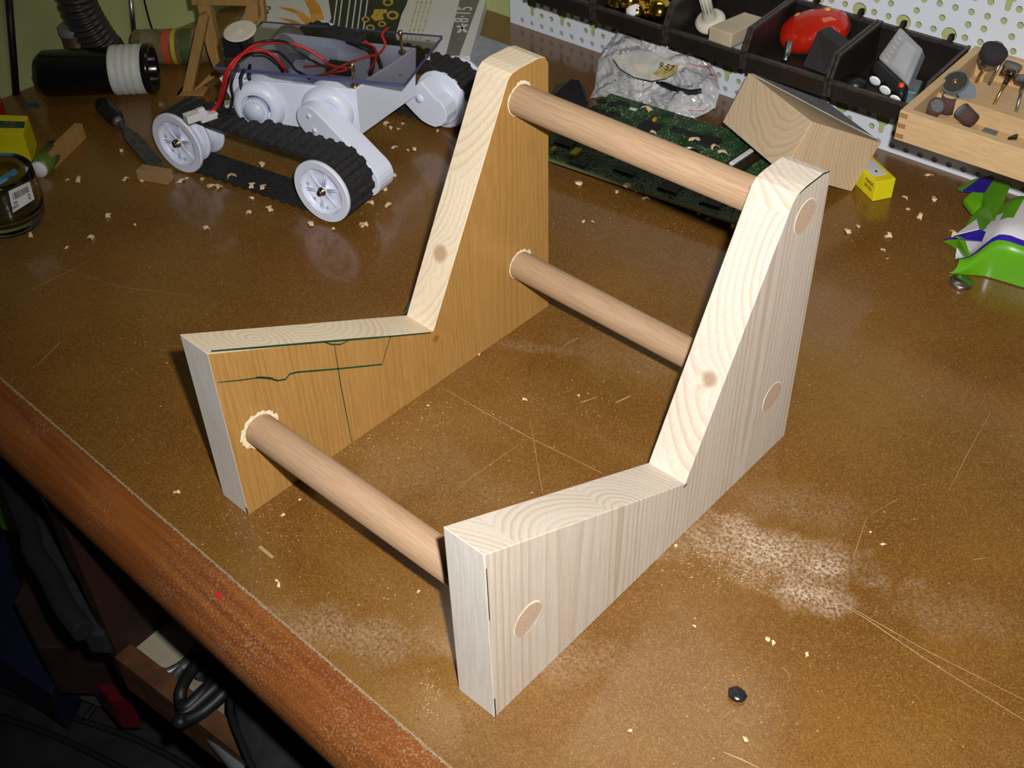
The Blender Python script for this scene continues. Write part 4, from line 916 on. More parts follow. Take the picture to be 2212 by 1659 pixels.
for v in [.05+.013*k for k in range(14)]: strip(ml_, [wpt(i, v) for i in range(18, 36)], .07, 0.0, nrmv=nrm(CAM-G[20][3]))
ml_.build('small_text_lines', plain('dark_green_text', (.02, .14, .02), .5), wp, recalc=False)
for (i, v, r_, mt) in ((15, .50, .55, plain('peach_print', (.60, .36, .27), .4)), (14, .60, .6, plain('pale_green_print', (.42, .55, .16), .4)), (13, .68, .5, plain('peach_print', (.60, .36, .27), .4)), (22, .42, .7, plain('ochre_print', (.55, .33, .02), .4))):
    p = wpt(i, v); q = wpt(i, v+.02); n = nrm(p-(G[i][int(v*nv)])); n = n if n[2] > 0 else -n
    MB().lathe([(r_, 0), (r_*.9, .04), (0, .05)], p, nrm(n+A3((0, 0, .5))), 14).build('printed_spot', mt, wp)
# coin cell, dark lump
cc = thing('coin_cell', 'round steel button cell lying near the green wipes pack', 'coin cell', at(2075, 616, 0))
MB().lathe([(0, .02), (.92, .02), (1., .1), (1., .34), (.9, .42), (.82, .36), (.8, .42), (0, .42)], at(2075, 614, 0), ZU, 32).build('cell', M_steel, cc)
lm = MB(); c_ = at(1592, 1499, .25); rr_ = random.Random(4); V = []
for i in range(7):
    for j in range(12):
        th = math.pi*i/6; ph = j*math.pi/6; r = .62*(1+.22*noise.noise(Vector((math.cos(ph)*1.5, math.sin(ph)*1.5, th))))
        V.append(c_+A3((r*math.sin(th)*math.cos(ph), r*.85*math.sin(th)*math.sin(ph), .24*math.cos(th))))
lm.add(V, [[i*12+j, i*12+(j+1) % 12, (i+1)*12+(j+1) % 12, (i+1)*12+j] for i in range(6) for j in range(12)], True)
tag(lm.build('black_lump', plain('shiny_black_lump', (.015, .015, .017), .25, bump=.5, scale=200), None), 'small shiny black lump alone on the front right of the bench', 'debris')

# wood shavings: each a curled chip of its own
protos = []
for k in range(7):
    m = MB(); rr_ = random.Random(50+k); n = 7; rad = .18+.12*rr_.random(); tw = rr_.uniform(-.5, .5); G = []
    for i in range(n):
        a = i/(n-1)*rr_.uniform(2.2, 4.2); w = (.12+.16*rr_.random())*(1-.5*abs(i/(n-1)-.5)); 
        p = A3((math.cos(a)*rad*(1+.5*i/n), tw*i*.12, rad+math.sin(a)*rad*.7)); G.append([p-A3((0, w, .02*rr_.random())), p+A3((.03*rr_.random(), 0, .03)), p+A3((0, w, 0))])
    zmin = min(q[2] for r in G for q in r)
    for r in G:
        for q in r: q[2] -= zmin
    m.grid(G, False); o = m.build('wood_shaving', M_shave, None, loc=(0, 0, 0), recalc=False)
    so = o.modifiers.new('s', 'SOLIDIFY'); so.thickness = .0003; protos.append(o)
SH = {'robot': ('small curled pale wood shaving on the bench beside the robot tracks', [(263, 327), (307, 385), (428, 320), (438, 390), (405, 385), (442, 490), (447, 496), (455, 402), (468, 405), (475, 408), (397, 391), (538, 462), (583, 452), (668, 485), (720, 496), (787, 487), (783, 491), (825, 380), (848, 380), (835, 410), (870, 270), (893, 323), (855, 320), (842, 278), (862, 280), (880, 326), (838, 443), (545, 428), (146, 389), (167, 388), (273, 388), (308, 391), (235, 468), (293, 484), (148, 534), (197, 516), (63, 508), (835, 270), (947, 283), (800, 440)]),
      'stand': ('small pale wood shaving on the bench around the pine stand', [(963, 800), (1035, 765), (650, 1080), (640, 1005), (925, 878), (1265, 368), (1252, 397), (1375, 412), (1358, 404), (1396, 430), (1512, 462), (1530, 473), (1280, 478), (1258, 480), (1335, 415), (383, 1065), (612, 1112), (598, 1257), (905, 1278), (600, 1262), (1133, 862), (1250, 855)]),
      'right': ('small pale wood shaving on the open bench right of the pine stand', [(2002, 378), (1833, 501), (1853, 490), (1955, 430), (2017, 432), (1961, 454), (1984, 466), (1915, 513), (1925, 510), (1908, 543), (1917, 560), (2054, 506), (1905, 1175), (1880, 1150), (1460, 1180), (1500, 1355), (1660, 1382), (1668, 1390), (1745, 1412), (1612, 1598), (1362, 1578)])}
LM = [("the robot's near left wheel", 385, 313), ("the robot's near right wheel", 697, 412), ("the robot's far right wheel", 960, 215), ('the yellowish wood offcut', 335, 378), ('the glass dish', 35, 400), ('the brown wooden strip', 145, 310),
      ("the stand's front left foot", 537, 1113), ("the stand's nearest foot", 1072, 1548), ("the stand's back right foot", 1693, 942), ("the stand's back left foot", 1188, 660), ('the small yellow carton', 1890, 400), ('the green wipes pack', 2110, 540),
      ('the shiny black lump', 1592, 1497), ('the crossing bench scratches', 1153, 946), ('the circuit board front edge', 1330, 395), ('the battery ring', 1488, 334), ('the robot arm end', 812, 395)]
USED = set()
def near(x, y, lead):
    c = sorted(LM, key=lambda q: np.linalg.norm(at(q[1], q[2])-at(x, y))); s = None
    for q in c[:5]:
        dx, dy = x-q[1], y-q[2]; dist = np.linalg.norm(at(q[1], q[2])-at(x, y)); a = math.degrees(math.atan2(-dy, dx)) % 360
        w = ['right of', 'right and slightly above', 'above and right of', 'above and slightly right of', 'straight above', 'above and slightly left of', 'above and left of', 'left and slightly above', 'left of', 'left and slightly below', 'below and left of', 'below and slightly left of', 'straight below', 'below and slightly right of', 'below and right of', 'right and slightly below'][int((a+11.25)/22.5) % 16]
        d_ = 'close,' if dist < 4 else 'a little way' if dist < 8 else 'some way' if dist < 14 else 'well'
        t = lead+' '+d_+' '+w+' '+q[0].replace('the crossing bench scratches', 'the crossing scratches').replace("the stand's nearest", "the stand's front right")
        if s is None: s = t
        if t not in USED: s = t; break
    USED.add(s); return s
def shave_label(x, y, s): return near(x, y, {0: 'tiny wood shaving', 1: 'small wood shaving', 2: 'curled wood shaving'}[0 if s < .6 else 1 if s < 1. else 2])
first = set(); rq = random.Random(21)
for key, (lb, pts) in SH.items():
    for (x, y) in pts:
        k = rq.randrange(7); src = protos[k]
        o = src if k not in first else src.copy()
        if k in first: COL.objects.link(o)
        first.add(k); p = at(x, y, .03); s = rq.uniform(.6, 1.35) if y < 520 else rq.uniform(.35, .75)
        o.location = W(p); o.rotation_euler = (0, 0, rq.random()*6.28); o.scale = (s, s, s)
        tag(o, shave_label(x, y, s), 'wood shaving', {'robot': 'shavings by the robot', 'stand': 'shavings around the stand', 'right': 'shavings on the open bench'}[key])
for (x, y, z) in [(563, 358, .8), (500, 385, .8), (545, 402, .8), (572, 405, .8), (924, 128, 7.0)]:
    o = protos[rq.randrange(7)].copy(); COL.objects.link(o); o.location = W(at(x, y, z)); s = 1.3; o.scale = (s, s, s); o.rotation_euler = (0, 0, rq.random()*6)
    tag(o, near(x, y, 'shaving on track'), 'wood shaving', 'shavings on the tracks')
for (x, y) in [(1392, 238), (1490, 302), (1506, 305), (1563, 333), (1545, 322), (1354, 405), (1410, 285)]:
    o = protos[rq.randrange(7)].copy(); COL.objects.link(o); o.location = W(at(x, y, zt+.15)); s = 1.4; o.scale = (s, s, s); o.rotation_euler = (0, 0, rq.random()*6)
    tag(o, near(x, y, 'shaving on circuit board'), 'wood shaving', 'shavings on the circuit board')

# ================================================================ STORAGE BINS ON THE BOARD
bins = []
def P3(s, off, z): return peg(s, off, z)
def make_bin():
    r = thing('storage_bin', 'x', 'bin', peg(0, .1, 8.85)); w = 8.7; t = .18; z0 = 8.85
    prof_ = [(.1, z0), (9.0, z0), (9.25, 10.5), (8.4, 12.45), (.1, 12.7)]          # (off, z) outline of a side wall
    m = MB()
    for s in (0, w-t): m.prism([P3(s, o, z) for o, z in prof_], PD*t)
    m.prism([P3(0, .1, z0), P3(0, .1+t, z0), P3(0, .1+t, 12.7), P3(0, .1, 12.7)], PD*w)
    m.prism([P3(0, 9.0, z0), P3(0, 9.25, 10.5), P3(0, 9.25-t, 10.5), P3(0, 9.0-t, z0)], PD*w)
    m.prism([P3(0, .1, z0), P3(0, 9.0, z0), P3(0, 9.0, z0+t), P3(0, .1, z0+t)], PD*w)
    o = m.build('bin_shell', M_bin, r)
    k = MB()
    for s in (-.12, w-t): 
        for (a, b) in zip(prof_[1:], prof_[2:]): 
            p, q = P3(s, *a), P3(s, *b); n_ = nrm(q-p); k.prism([p-n_*.0, q, q+A3((0, 0, .28)), p+A3((0, 0, .28))] if a[0] != 9.0 else [p, q, q+PN*-.25, p-PN*.25], PD*.30)
    k.prism([P3(0, 0.05, 12.5), P3(0, .5, 12.5), P3(0, .5, 12.85), P3(0, .05, 12.85)], PD*w)
    k.prism([P3(0, 9.2, 10.3), P3(0, 9.45, 10.3), P3(0, 9.5, 10.65), P3(0, 9.15, 10.65)], PD*w)
    k.build('rim', plain('worn_bin_rim', (.040, .032, .026), .4, var=.4, scale=200), r)
    for s in (1.9, 6.6):
        MB().prism([P3(s, .9, 12.8), P3(s, -.5, 12.8), P3(s, -.5, 13.35), P3(s, .1, 13.45), P3(s, .4, 13.0)], PD*.35).build('hanging_hook', M_bin, r)
    MB().prism([P3(.3, 9.0, z0-.25), P3(.3, 7.0, z0-.25), P3(.3, 7.0, z0), P3(.3, 9.0, z0)], PD*(w-.6)).build('base_lip', M_bin, r)
    return r
def copy_tree(o, parent=None):
    c = o.copy(); COL.objects.link(c); c.parent = parent; BASE[c.name] = BASE.get(o.name)
    for ch in list(o.children): copy_tree(ch, c)
    return c
bp_ = make_bin(); S0 = [10.2, 19.25, 28.25, 37.25, 46.3]
BL = ['dark brown storage bin cut off by the top edge, leftmost on the perforated board', 'dark brown storage bin filled with shiny gold balls', 'dark brown storage bin holding a white plastic knob and a wood block', 'dark brown storage bin holding the red oval lamp', 'dark brown storage bin holding the grey three-lens torch']
for i, s in enumerate(S0):
    o = bp_ if i == 0 else copy_tree(bp_); o.location = W(peg(s, .1, 8.85)); tag(o, BL[i], 'bin', 'storage bins hung on the perforated board')
ZF = 9.05
# gold balls
ball = None
for k, (x, y, r) in enumerate([(1330, 6, 1.45), (1362, 2, 1.35), (1398, 12, 1.5), (1425, 26, 1.5), (1376, 28, 1.3), (1410, -12, 1.5), (1300, -8, 1.4)]):
    c = at(x, y, ZF+r*.98+(.9 if k in (1, 5) else 0)); sc = (c-PA) @ PD; of = -((c-PA) @ PN); sc = min(max(sc, S0[1]+r+.3), S0[1]+8.7-r-.3); of = min(max(of, r+.4), 9.0-r)
    cc_ = peg(sc, of, c[2])
    if ball is None:
        ball = MB().lathe([(math.sin(math.pi*i/16), -math.cos(math.pi*i/16)) for i in range(17)], cc_, ZU, 28).build('gold_ball', M_gold, None, loc=cc_); o = ball
        br = MB().lathe([(.2, .97), (.2, 1.12), (0, 1.12)], cc_, ZU, 12).build('cap', M_brass, ball); br.location = (0, 0, 0)
    else: o = copy_tree(ball)
    o.location = W(cc_); o.scale = (r, r, r); tag(o, 'shiny gold ball in the brown bin, '+['far left of the heap', 'highest at the back left', 'in the middle of the heap', 'rightmost of the heap', 'at the front beside the white dotted cap', 'at the back right', 'in the back left corner'][k], 'ball', 'gold balls in the storage bin')
wc_ = thing('dotted_cap', 'small white dome with black dots lying in front of the gold balls', 'cap', at(1372, 22, ZF+1.0))
MB().lathe([(.85, 0), (.85, .4), (.7, .8), (.4, 1.0), (0, 1.08)], pegat(1371, 27, 8.1), A3((.1, -.6, 1)), 20).build('white_dome', M_wpaper, wc_)
for x, y in ((1376, 22), (1364, 25)): MB().lathe([(.14, 0), (.11, .08), (0, .1)], pegat(x, y, 8.75), A3((.1, -.6, .8)), 10).build('black_dot', M_kprint, wc_)
# knob, blister, block
kn = thing('plastic_pestle', 'cream plastic knob with long fluted stem standing in the brown bin', 'knob', at(1535, 58, ZF))
kc = at(1535, 48, ZF+.9); kt = at(1518, -22, ZF+5.2); ka = nrm(kt-kc)
MB().lathe([(0, -.1), (1.5, -.1), (1.55, .25), (1.2, .5), (.75, .55), (.70, 1.0), (.62, 1.4), (.58, 2.2), (.52, 5.4), (0, 5.4)], kc, ka, 28).build('knob_body', M_off, kn)
kf = MB()
for k in range(10): a = k*.628; u = nrm(np.cross(ka, A3((1, 0, 0)))); v = np.cross(ka, u); kf.tube([kc+ka*1.9+(u*math.cos(a)+v*math.sin(a))*.56, kc+ka*5.3+(u*math.cos(a)+v*math.sin(a))*.56], .05, 5)
kf.build('fluting', M_off, kn)
MB().lathe([(1.0, -.9), (1.05, -.2), (0, -.2)], kc, ka, 28).build('black_collar', M_black, kn)
tag(MB().lathe([(0, 0), (2.3, 0), (2.4, .15), (2.2, .45), (0, .5)], peg(S0[2]+5.9, 4.6, ZF+.3), A3((.1, -.2, 1)), 36).build('clear_blister', plain('clear_blister', (.30, .31, .33), .15), None), 'round clear plastic blister disc behind the wood block in the bin', 'plastic disc')
wbm = MB(); wq = [at(1532, 57, 12.0), at(1581, 74, 12.0), at(1652, 38, 12.0), at(1608, 25, 12.0)]
wbm.prism(wq, A3((0, 0, -1.5)), mi=0)
tag(wbm.build('wood_block', plain('cream_soft_wood', (.46, .39, .27), .7, var=.15, scale=40), None, bevel=.12), 'cream coloured wood block sticking out over the front lip of the bin', 'wood block')
# red lamp, black box, clip
rl = thing('red_lamp', 'oval red reflector lamp with amber dots in the brown bin', 'lamp', peg(41.3, 5, ZF))
lc = at(1758, 66, ZF+2.2); ln = nrm(A3((-.10, -.66, .75))); lx = nrm(at(1838, 88, ZF+2.2)-at(1680, 78, ZF+2.2)); lx = nrm(lx-ln*(lx @ ln)); ly = np.cross(ln, lx); ly = ly if ly[2] > 0 else -ly
def oval(a, b, h, mb, rings, mi=0, smooth=True):
    n = 40; V = []
    for (f_, hh) in rings: V += [lc+lx*a*f_*math.copysign(abs(math.cos(k*2*math.pi/n))**.85, math.cos(k*2*math.pi/n))+ly*b*f_*math.copysign(abs(math.sin(k*2*math.pi/n))**.85, math.sin(k*2*math.pi/n))+ln*hh for k in range(n)]
    mb.add(V, [[i*n+k, i*n+(k+1) % n, (i+1)*n+(k+1) % n, (i+1)*n+k] for i in range(len(rings)-1) for k in range(n)], smooth, mi)
m = MB(); oval(3.45, 2.15, 0, m, [(1.0, -.4), (1.0, .1), (.96, .5), (.85, .9), (.6, 1.25), (.3, 1.4), (.001, 1.42)]); m.build('red_lens', M_redlens, rl)
m = MB(); oval(3.55, 2.25, 0, m, [(.001, -1.0), (.9, -1.0), (1.0, -.7), (1.0, -.38), (.97, -.3)]); m.build('base', M_black, rl)
for u in (-.42, .02, .45): MB().lathe([(.34, 0), (.3, .06), (0, .1)], lc+lx*3.3*u+ly*1.35+ln*1.02, nrm(ln+ly*.3), 14).build('amber_dot', M_amber, rl)
m = MB()
for u in (-.3, 0.): m.box(lc+lx*3.3*u-ly*1.55+ln*.72, lx*.7, ly*.07, ln*.06)
m.build('reflex_bar', M_amber, rl)
a = at(1712, 112, ZF+.4); fq = [at(1733, 142, 10.3), at(1782, 161, 10.3), at(1817, 104, 12.5), at(1767, 66, 12.9)]; tv = at(1780, 63, 12.9)-fq[3]
tag(MB().prism(fq, PN*1.4+A3((.5, 0, .1))).build('black_box', plain('matt_black_card', (.018, .018, .018), .6), None, bevel=.06), 'matt black oblong box leaning in front of the red lamp', 'box')
a = at(1696, 133, ZF+.6); b = at(1701, 112, ZF+1.3); tag(MB().lathe([(0, 0), (.35, 0), (.38, .1), (.38, 1.9), (0, 1.9)], a, b-a, 16).build('metal_cylinder', M_steel, None), 'small shiny metal cylinder in the bin under the red lamp', 'cylinder')
# torch
fl = thing('torch', 'silver grey flat torch with black head and three white lenses, red button', 'torch', peg(50.5, 5, ZF))
QT = [at(1880, 150, 12.1), at(1948, 213, 10.9), at(1993, 105, 14.2), at(1945, 58, 15.2)]; nT = nrm(np.cross(QT[1]-QT[0], QT[3]-QT[0])); nT = nT if nT[2] > 0 else -nT
def tq(u, v, w): return (1-u)*(1-v)*QT[0]+u*(1-v)*QT[1]+u*v*QT[2]+(1-u)*v*QT[3]+nT*w
def tbox(u0, u1, v0, v1, w0, w1, name, mat, bev, parent): return MB().prism([tq(u0, v0, w0), tq(u1, v0, w0), tq(u1, v1, w0), tq(u0, v1, w0)], nT*(w1-w0)).build(name, mat, parent, bevel=bev, seg=3)
bd = tbox(-.02, 1.02, .27, 1.0, -1.7, .05, 'body', M_torch, .22, fl)
hd = tbox(-.02, 1.02, 0, .29, -1.75, 0, 'head', M_black, .4, fl)
fe = nrm(QT[0]-QT[3]+QT[1]-QT[2])
for k in range(3): MB().lathe([(.52, 0), (.56, .04), (.52, .12), (.3, .08), (0, .14)], tq(.18+.32*k, -.03, -.72)+nrm(fe+nT*.4)*.2, nrm(fe+nT*.4), 20).build('lens', M_lens, hd)
MB().lathe([(.26, 0), (.24, .1), (0, .12)], tq(.86, .19, 0), nT, 16).build('red_button', plain('red_button', (.75, .06, .02), .4), hd)
for k in range(6): MB().tube([tq(.03, .34+k*.1, .06), tq(.28, .33+k*.1, .06)], .07, 6).build('grip_rib', plain('silver_rib', (.45, .43, .40), .4), bd)
MB().prism([tq(.38, .34, .05), tq(.85, .34, .05), tq(.85, .9, .05), tq(.38, .9, .05)], nT*.06).build('raised_panel', plain('silver_panel', (.34, .35, .38), .35), bd, bevel=.03)
tag(MB().cbox(peg(52.9, 6.6, ZF+1.1), (1.5, 2.6, 1.9), .3).build('clear_packet', plain('blue_grey_plastic', (.10, .15, .15), .3, var=.4, scale=90), None, bevel=.2), 'dim blue-grey plastic packet beside the torch in the bin', 'packet')
tag(MB().lathe([(0, 0), (.9, 0), (1., .2), (1., 1.0), (0, 1.1)], peg(47.7, 6.8, ZF+.05), ZU, 18).build('round_black_tub', M_black, None), 'dark round tub in the bin left of the torch', 'tub')

# ================================================================ WOODEN BOX OF ROTARY TOOL BITS
wx = thing('bit_box', 'open pale wooden box with finger joints at the right edge holding rotary tool bits', 'wooden box', peg(60, 7, 10.5))
s0, s1, of1, zb0, zt0 = 55.5, 76.0, 15.25, 10.45, 13.15; t = .75
def wbox(sa, sb_, oa, ob, za, zb, name='wall', mat=None, bev=.04): return MB().prism([peg(sa, oa, za), peg(sb_, oa, za), peg(sb_, ob, za), peg(sa, ob, za)], ZU*(zb-za)).build(name, mat or M_boxw, wx, bevel=bev)
wbox(s0, s1, of1-t, of1, zb0, zt0, 'front_wall'); wbox(s0, s0+t, .15, of1-t, zb0, zt0, 'left_wall'); wbox(s0+t, s1-t, .15, .15+t, zb0, zt0, 'back_wall'); wbox(s1-t, s1, .15, of1-t, zb0, zt0, 'right_wall')
wbox(s0+t, s1-t, .9, of1-t, zb0, zb0+.35, 'floor_board')
wbox(s0+t, s1-t, 9.0, 9.35, zb0+.35, zt0-.7, 'divider'); wbox(s0+t, s1-t, 4.0, 9.0, zb0+.35, zb0+1.5, 'bit_rack')
wbox(57.8, 58.1, .9, 4.0, zb0+.35, zt0-.6, 'divider')
fj = plain('finger_joint_end_grain', (.30, .17, .07), .6)
for k in range(3):
    z = zb0+.2+k*.95; MB().prism([peg(s0-.01, of1+.012, z), peg(s0+.75, of1+.012, z), peg(s0+.75, of1+.012, z+.42), peg(s0-.01, of1+.012, z+.42)], PN*.03).build('finger_joint', fj, wx)
zr = zb0+1.5
def bit(name, label, top, base, build): 
    r = thing(name, label, 'tool bit', base); b = A3(base); d = nrm(A3(top)-b); L = np.linalg.norm(A3(top)-b); build(r, b, d, L); return r
def shank(mat): return lambda r, b, d, L: MB().lathe([(0, 0), (.14, 0), (.14, L), (0, L)], b, d, 12).build('shank', mat, r)
def f_cup(r, b, d, L):
    shank(M_brass)(r, b, d, L-.9); MB().lathe([(.14, -.9), (.6, -.8), (.9, -.3), (.92, 0)], b+d*L, d, 24).build('steel_cup', M_steel, r); MB().lathe([(.9, 0), (1.05, .3), (1.15, .95), (.9, 1.15), (0, 1.05)], b+d*L, d, 24).build('bristles', M_brist, r)
bit('wire_cup_brush', 'black bristle cup brush with brass shank at the back left of the wooden box', at(2139, 127, 14.6), at(2108, 178, zr), f_cup)
def f_rod(r, b, d, L): shank(M_steel)(r, b, d, L); MB().lathe([(.14, 0), (.22, .1), (.2, .5), (0, .6)], b+d*L, d, 12).build('tip', M_dsteel, r)
bit('steel_mandrel', 'slim steel mandrel right of the bristle cup brush', at(2166, 128, 14.3), at(2136, 183, zr), f_rod)
def f_disc(r, b, d, L): shank(M_steel)(r, b, d, L); MB().lathe([(0, -.2), (.75, -.2), (.8, 0), (.75, .2), (0, .2)], b+d*L, d, 24).build('abrasive_wheel', M_felt, r)
bit('grinding_wheel', 'small grey grinding wheel on a stem behind the brass brush', at(2188, 142, 13.9), at(2165, 190, zr), f_disc)
def f_brass(r, b, d, L):
    shank(M_brass)(r, b, d, L); m = MB(); rr = random.Random(3)
    for k in range(160):
        a = rr.random()*6.28; u = nrm(np.cross(d, ZU)); v = np.cross(d, u); e = u*math.cos(a)+v*math.sin(a)+d*rr.uniform(-.3, .3); m.tube([b+d*L, b+d*L+e*.85], .03, 3)
    tag(m.build('brass_bristles', M_bronze, r), kind='stuff'); MB().lathe([(.22, -.9), (.22, .1), (0, .1)], b+d*L, d, 12).build('ferrule', M_bronze, r)
bit('brass_wheel_brush', 'bronze wire wheel brush with long brass shank in the wooden box', at(2183, 160, 14.0), at(2144, 231, zr-.2), f_brass)
bit('grinding_wheel', 'grey abrasive wheel on brass shank cut by the right edge', at(2214, 172, 14.0), at(2193, 248, zr-.2), f_disc)
cd_ = thing('cutting_disc', 'thin dark cutting disc with brass centre tilted in the wooden box', 'cutting disc', at(2065, 200, zb0+.4))
c_ = at(2064, 178, 13.2); n_ = nrm(A3((-.15, -.62, .85)))
MB().lathe([(0, 0), (1.15, 0), (1.15, .08), (0, .08)], c_, n_, 36, False).build('disc', plain('black_abrasive', (.035, .035, .03), .8, var=.4, scale=600), cd_); MB().lathe([(.24, .08), (.2, .25), (0, .28)], c_, n_, 16).build('brass_centre', M_brass, cd_)
MB().lathe([(1.02, .085), (1.15, .085), (1.16, .0)], c_, n_, 36, False).build('worn_edge', M_felt, cd_)
cd2 = thing('cutting_disc', 'bluish grey disc half hidden behind the dark cutting disc', 'cutting disc', at(2090, 205, zb0+.4))
MB().lathe([(0, 0), (1.05, 0), (1.05, .1), (0, .1)], at(2082, 199, 12.3), nrm(A3((.5, -.5, .7))), 32, False).build('disc', plain('blue_grey_abrasive', (.16, .19, .22), .7), cd2)
for (x, y, ax_, lb) in [(2018, 234, (.5, -.45, .75), 'brown sandpaper sleeve lying at the left end of the wooden box'), (2049, 224, (.0, .05, 1), 'brown sandpaper sleeve standing upright in the middle of the front compartment'), (2088, 250, (-.6, -.35, .6), 'brown sandpaper sleeve tipped over, rightmost in the front compartment')]:
    c_ = at(x, y, zb0+1.25); ax_ = nrm(ax_); r = thing('sanding_sleeve', lb, 'sanding sleeve', (c_[0], c_[1], zb0+.35)); r['group'] = 'sandpaper sleeves in the wooden box'
    MB().lathe([(.72, -.75), (.72, .75), (.62, .75), (.62, -.75)], c_, ax_, 28, True, closed=True).build('sleeve', M_sand, r); MB().lathe([(.60, .75), (.60, .55), (0, .5)], c_, ax_, 24, False).build('dark_core', M_felt, r)
tag(MB().prism([at(x, y, zb0+.38) for x, y in [(2120, 283), (2150, 294), (2156, 286), (2128, 277)]], ZU*.1).build('grey_felt_strip', M_felt, None), 'small grey strip on the floor of the wooden box', 'strip')
tag(MB().prism([at(x, y, zb0+.38) for x, y in [(2176, 302), (2196, 302), (2200, 293), (2190, 296)]], ZU*.25).build('black_chip', M_black, None), 'small black chip on the floor of the wooden box near its right end', 'chip')

# ================================================================ UNDER THE BENCH
dk = lambda n, c, r=.7, **k: plain(n, c, r, **k)
cab = thing('lower_shelf', 'brown wooden lower shelf unit with rusty-brown front rail under the bench edge', 'shelf unit', (-5, -4, -32))
zr_ = -27.0; rA = at(250, 1415, zr_); rB = at(640, 1722, zr_); rx = nrm(rB-rA); ry = np.cross(ZU, rx)
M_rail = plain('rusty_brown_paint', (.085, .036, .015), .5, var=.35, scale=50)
MB().box(rA-ry*.2, rx*60, ry*1.9, ZU*-5.0).build('front_rail', M_rail, cab, bevel=.1)
M_shelf = plain('dusty_grey_shelf', (.20, .17, .13), .8, var=.35, scale=45)
MB().box(rA+ry*1.7-ZU*4.8, rx*60, ry*22, ZU*.8).build('shelf_board', M_shelf, cab)
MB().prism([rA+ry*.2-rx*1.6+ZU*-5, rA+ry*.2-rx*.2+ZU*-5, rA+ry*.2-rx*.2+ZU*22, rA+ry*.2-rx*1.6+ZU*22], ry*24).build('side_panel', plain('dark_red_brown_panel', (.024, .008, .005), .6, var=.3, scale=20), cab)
tag(MB().prism([at(x, y, -30.0) for x, y in [(272, 1378), (352, 1322), (440, 1400), (378, 1470), (330, 1450), (285, 1412)]], ZU*1.6).build('beige_board', plain('beige_board', (.33, .29, .21), .7, var=.06), None, loc=at(350, 1400, -30), bevel=.05), 'beige rectangular board lying on the lower shelf', 'board')
cl = thing('bar_clamp', 'steel clamp screw with wing handle on the beige board', 'clamp', at(400, 1450, -28.2)); cz = -27.8
for pts, r in (([(343, 1451), (362, 1452), (385, 1441), (408, 1430), (435, 1412)], .42), ([(362, 1482), (374, 1470), (380, 1456), (395, 1440)], .42)):
    MB().tube(smooth_path([at(x, y, cz) for x, y in pts], 5), r, 8).build('wing_handle', M_dsteel, cl)
MB().lathe([(.7, 0), (.7, 1.6), (.5, 1.7), (.5, 5.5)], at(392, 1444, cz), at(440, 1408, cz)-at(392, 1444, cz), 14).build('threaded_nut', M_dsteel, cl)
tag(MB().tube(smooth_path([at(x, y, -29.5) for x, y in [(425, 1444), (438, 1453), (455, 1446), (468, 1432)]], 5), .8, 8).build('grey_hook', M_dsteel, None), 'grey metal hook lying on the lower shelf beside the wing clamp', 'hook')
tag(MB().tube(smooth_path([at(x, y, -29.3) for x, y in [(520, 1590), (468, 1562), (462, 1580), (495, 1622), (560, 1700)]], 6), .95, 8).build('grey_clamp_frame', plain('grey_cast_metal', (.11, .12, .125), .5), None), 'grey C-shaped clamp frame on the shelf at the bottom edge', 'clamp')
cb = [(448, 1412), (412, 1450), (392, 1490), (392, 1515), (402, 1528), (440, 1492), (480, 1455), (495, 1455), (488, 1490), (440, 1535), (400, 1555), (388, 1560), (392, 1548), (430, 1515), (470, 1478), (505, 1445)]
tag(MB().tube(smooth_path([at(x, y, -24.5+.25*(i % 3)) for i, (x, y) in enumerate(cb)], 7), .55, 10).build('black_cable_coil', plain('black_rubber_cable', (.008, .008, .009), .5), None), 'looped black cable hanging over the shelf front rail', 'cable')
tag(MB().tube(smooth_path([at(x, y, -24.0) for x, y in [(507, 1440), (498, 1530), (520, 1600), (550, 1670)]], 6), .3, 8).build('thin_black_cord', M_bwire, None), 'thin black cord running down the lower shelf right of the cable loop', 'cord')
cz2 = -26.0; fb = [at(x, y, cz2) for x, y in [(500, 1450), (535, 1425), (640, 1510), (760, 1640), (760, 1720), (560, 1720), (515, 1600)]]
G = []; cf = sum(fb)/len(fb); ff = fb+[fb[0]]; dn = [ff[i]*(1-k/4)+ff[i+1]*k/4 for i in range(len(ff)-1) for k in range(4)]
for p in dn: G.append([cf+(p-cf)*(k/9)+ZU*(1.6*(1-(k/9)**3)+.5*noise.noise(Vector(tuple((cf+(p-cf)*(k/9))*.35)))) for k in range(10)]+[cf+(p-cf)*(k/3)-ZU*1.5 for k in (3, 0)])
tag(MB().grid(G, True, cu=True).build('dark_cloth', plain('black_cloth', (.012, .012, .014), .9, var=.4, scale=60), None, weld=.0002), 'crumpled black cloth bundle on the shelf under the bench edge', 'cloth')
tag(MB().prism([at(x, y, -24) for x, y in [(22, 985), (50, 1010), (96, 1090), (150, 1230), (230, 1362), (222, 1372), (180, 1368), (110, 1250), (72, 1140), (40, 1060)]], ZU*-3).build('black_hanging_case', dk('charcoal_fabric', (.014, .014, .015), .8, var=.4, scale=60), None, bevel=.3), 'long charcoal case hanging beside the brown side panel', 'case')
tag(MB().tube(smooth_path([at(x, y, -22.5) for x, y in [(10, 985), (28, 1060), (62, 1140), (72, 1190), (105, 1240), (140, 1310), (182, 1365)]], 5), 1.0, 8).build('black_strap', dk('black_strap', (.006, .006, .007), .9), None), 'thick black strap along the left side of the charcoal case', 'strap')
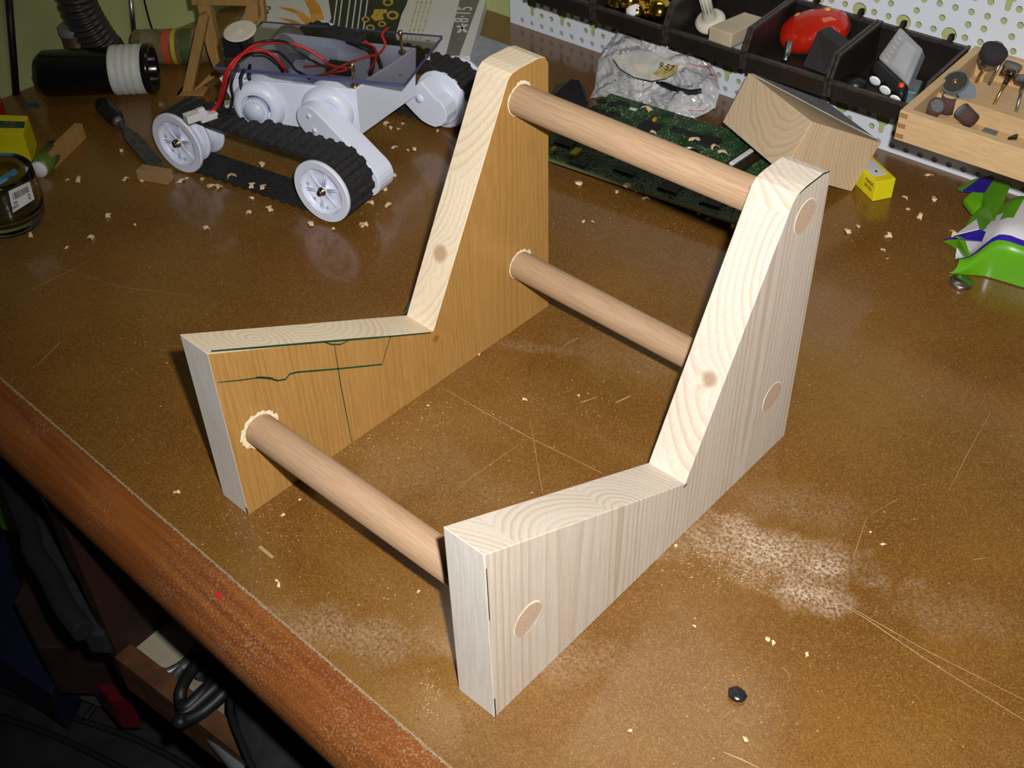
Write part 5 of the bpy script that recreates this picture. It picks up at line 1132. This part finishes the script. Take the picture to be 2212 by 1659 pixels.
tag(MB().prism([at(x, y, -45) for x, y in [(75, 1195), (30, 1300), (80, 1398), (240, 1402), (250, 1330), (150, 1230)]], ZU*-9).build('dark_wooden_crate', plain('dark_brown_wood', (.026, .013, .009), .6, var=.3, scale=30), None, bevel=.2), 'dark brown angular wooden crate under the charcoal case', 'crate')
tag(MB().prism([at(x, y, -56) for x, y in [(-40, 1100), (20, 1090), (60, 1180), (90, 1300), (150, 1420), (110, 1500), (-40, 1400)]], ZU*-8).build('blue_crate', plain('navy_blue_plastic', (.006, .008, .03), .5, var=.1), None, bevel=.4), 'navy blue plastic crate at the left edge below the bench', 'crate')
tag(MB().prism([at(x, y, -40) for x, y in [(-20, 1050), (10, 1052), (22, 1078), (30, 1104), (10, 1108), (-20, 1095)]], ZU*-4).build('lime_green_lid', plain('lime_green_plastic', (.10, .22, .005), .4, var=.1), None, bevel=.3), 'small lime green plastic thing at the left edge below the bench', 'plastic thing')
tag(MB().prism([at(x, y, -52) for x, y in [(148, 1402), (205, 1402), (262, 1450), (285, 1512), (235, 1512), (200, 1470)]], ZU*-6).build('red_toolbox', plain('glossy_red_plastic', (.10, .004, .010), .25, var=.15), None, bevel=.4), 'glossy dark red box below the brown crate', 'box')
tag(MB().prism([at(x, y, -60) for x, y in [(150, 1412), (128, 1466), (215, 1502), (195, 1460)]], ZU*-3).build('pale_board_offcut', plain('dull_beige', (.11, .10, .07), .7), None), 'dull beige offcut between the red box and the grey floor mat', 'offcut')
gm = thing('tool_case', 'ribbed dark grey plastic tool case on the floor at the bottom left', 'tool case', at(200, 1560, -74.5))
MB().prism([at(x, y, -66) for x, y in [(-60, 1380), (60, 1410), (130, 1465), (290, 1508), (420, 1600), (520, 1720), (-60, 1720)]], ZU*-8.5).build('case_body', plain('dark_grey_plastic', (.020, .020, .021), .6, var=.35, scale=25), gm, bevel=.5)
for pts in ([(-60, 1460), (100, 1530), (300, 1600), (480, 1700)], [(-60, 1530), (120, 1590), (300, 1680)], [(10, 1420), (-20, 1480)], [(300, 1515), (262, 1570)], [(225, 1495), (180, 1560)]):
    a = [at(x, y, -65.4) for x, y in pts]; MB().tube(smooth_path(a, 4), .45, 6).build('moulded_rib', plain('charcoal_plastic', (.009, .009, .010), .6), gm)
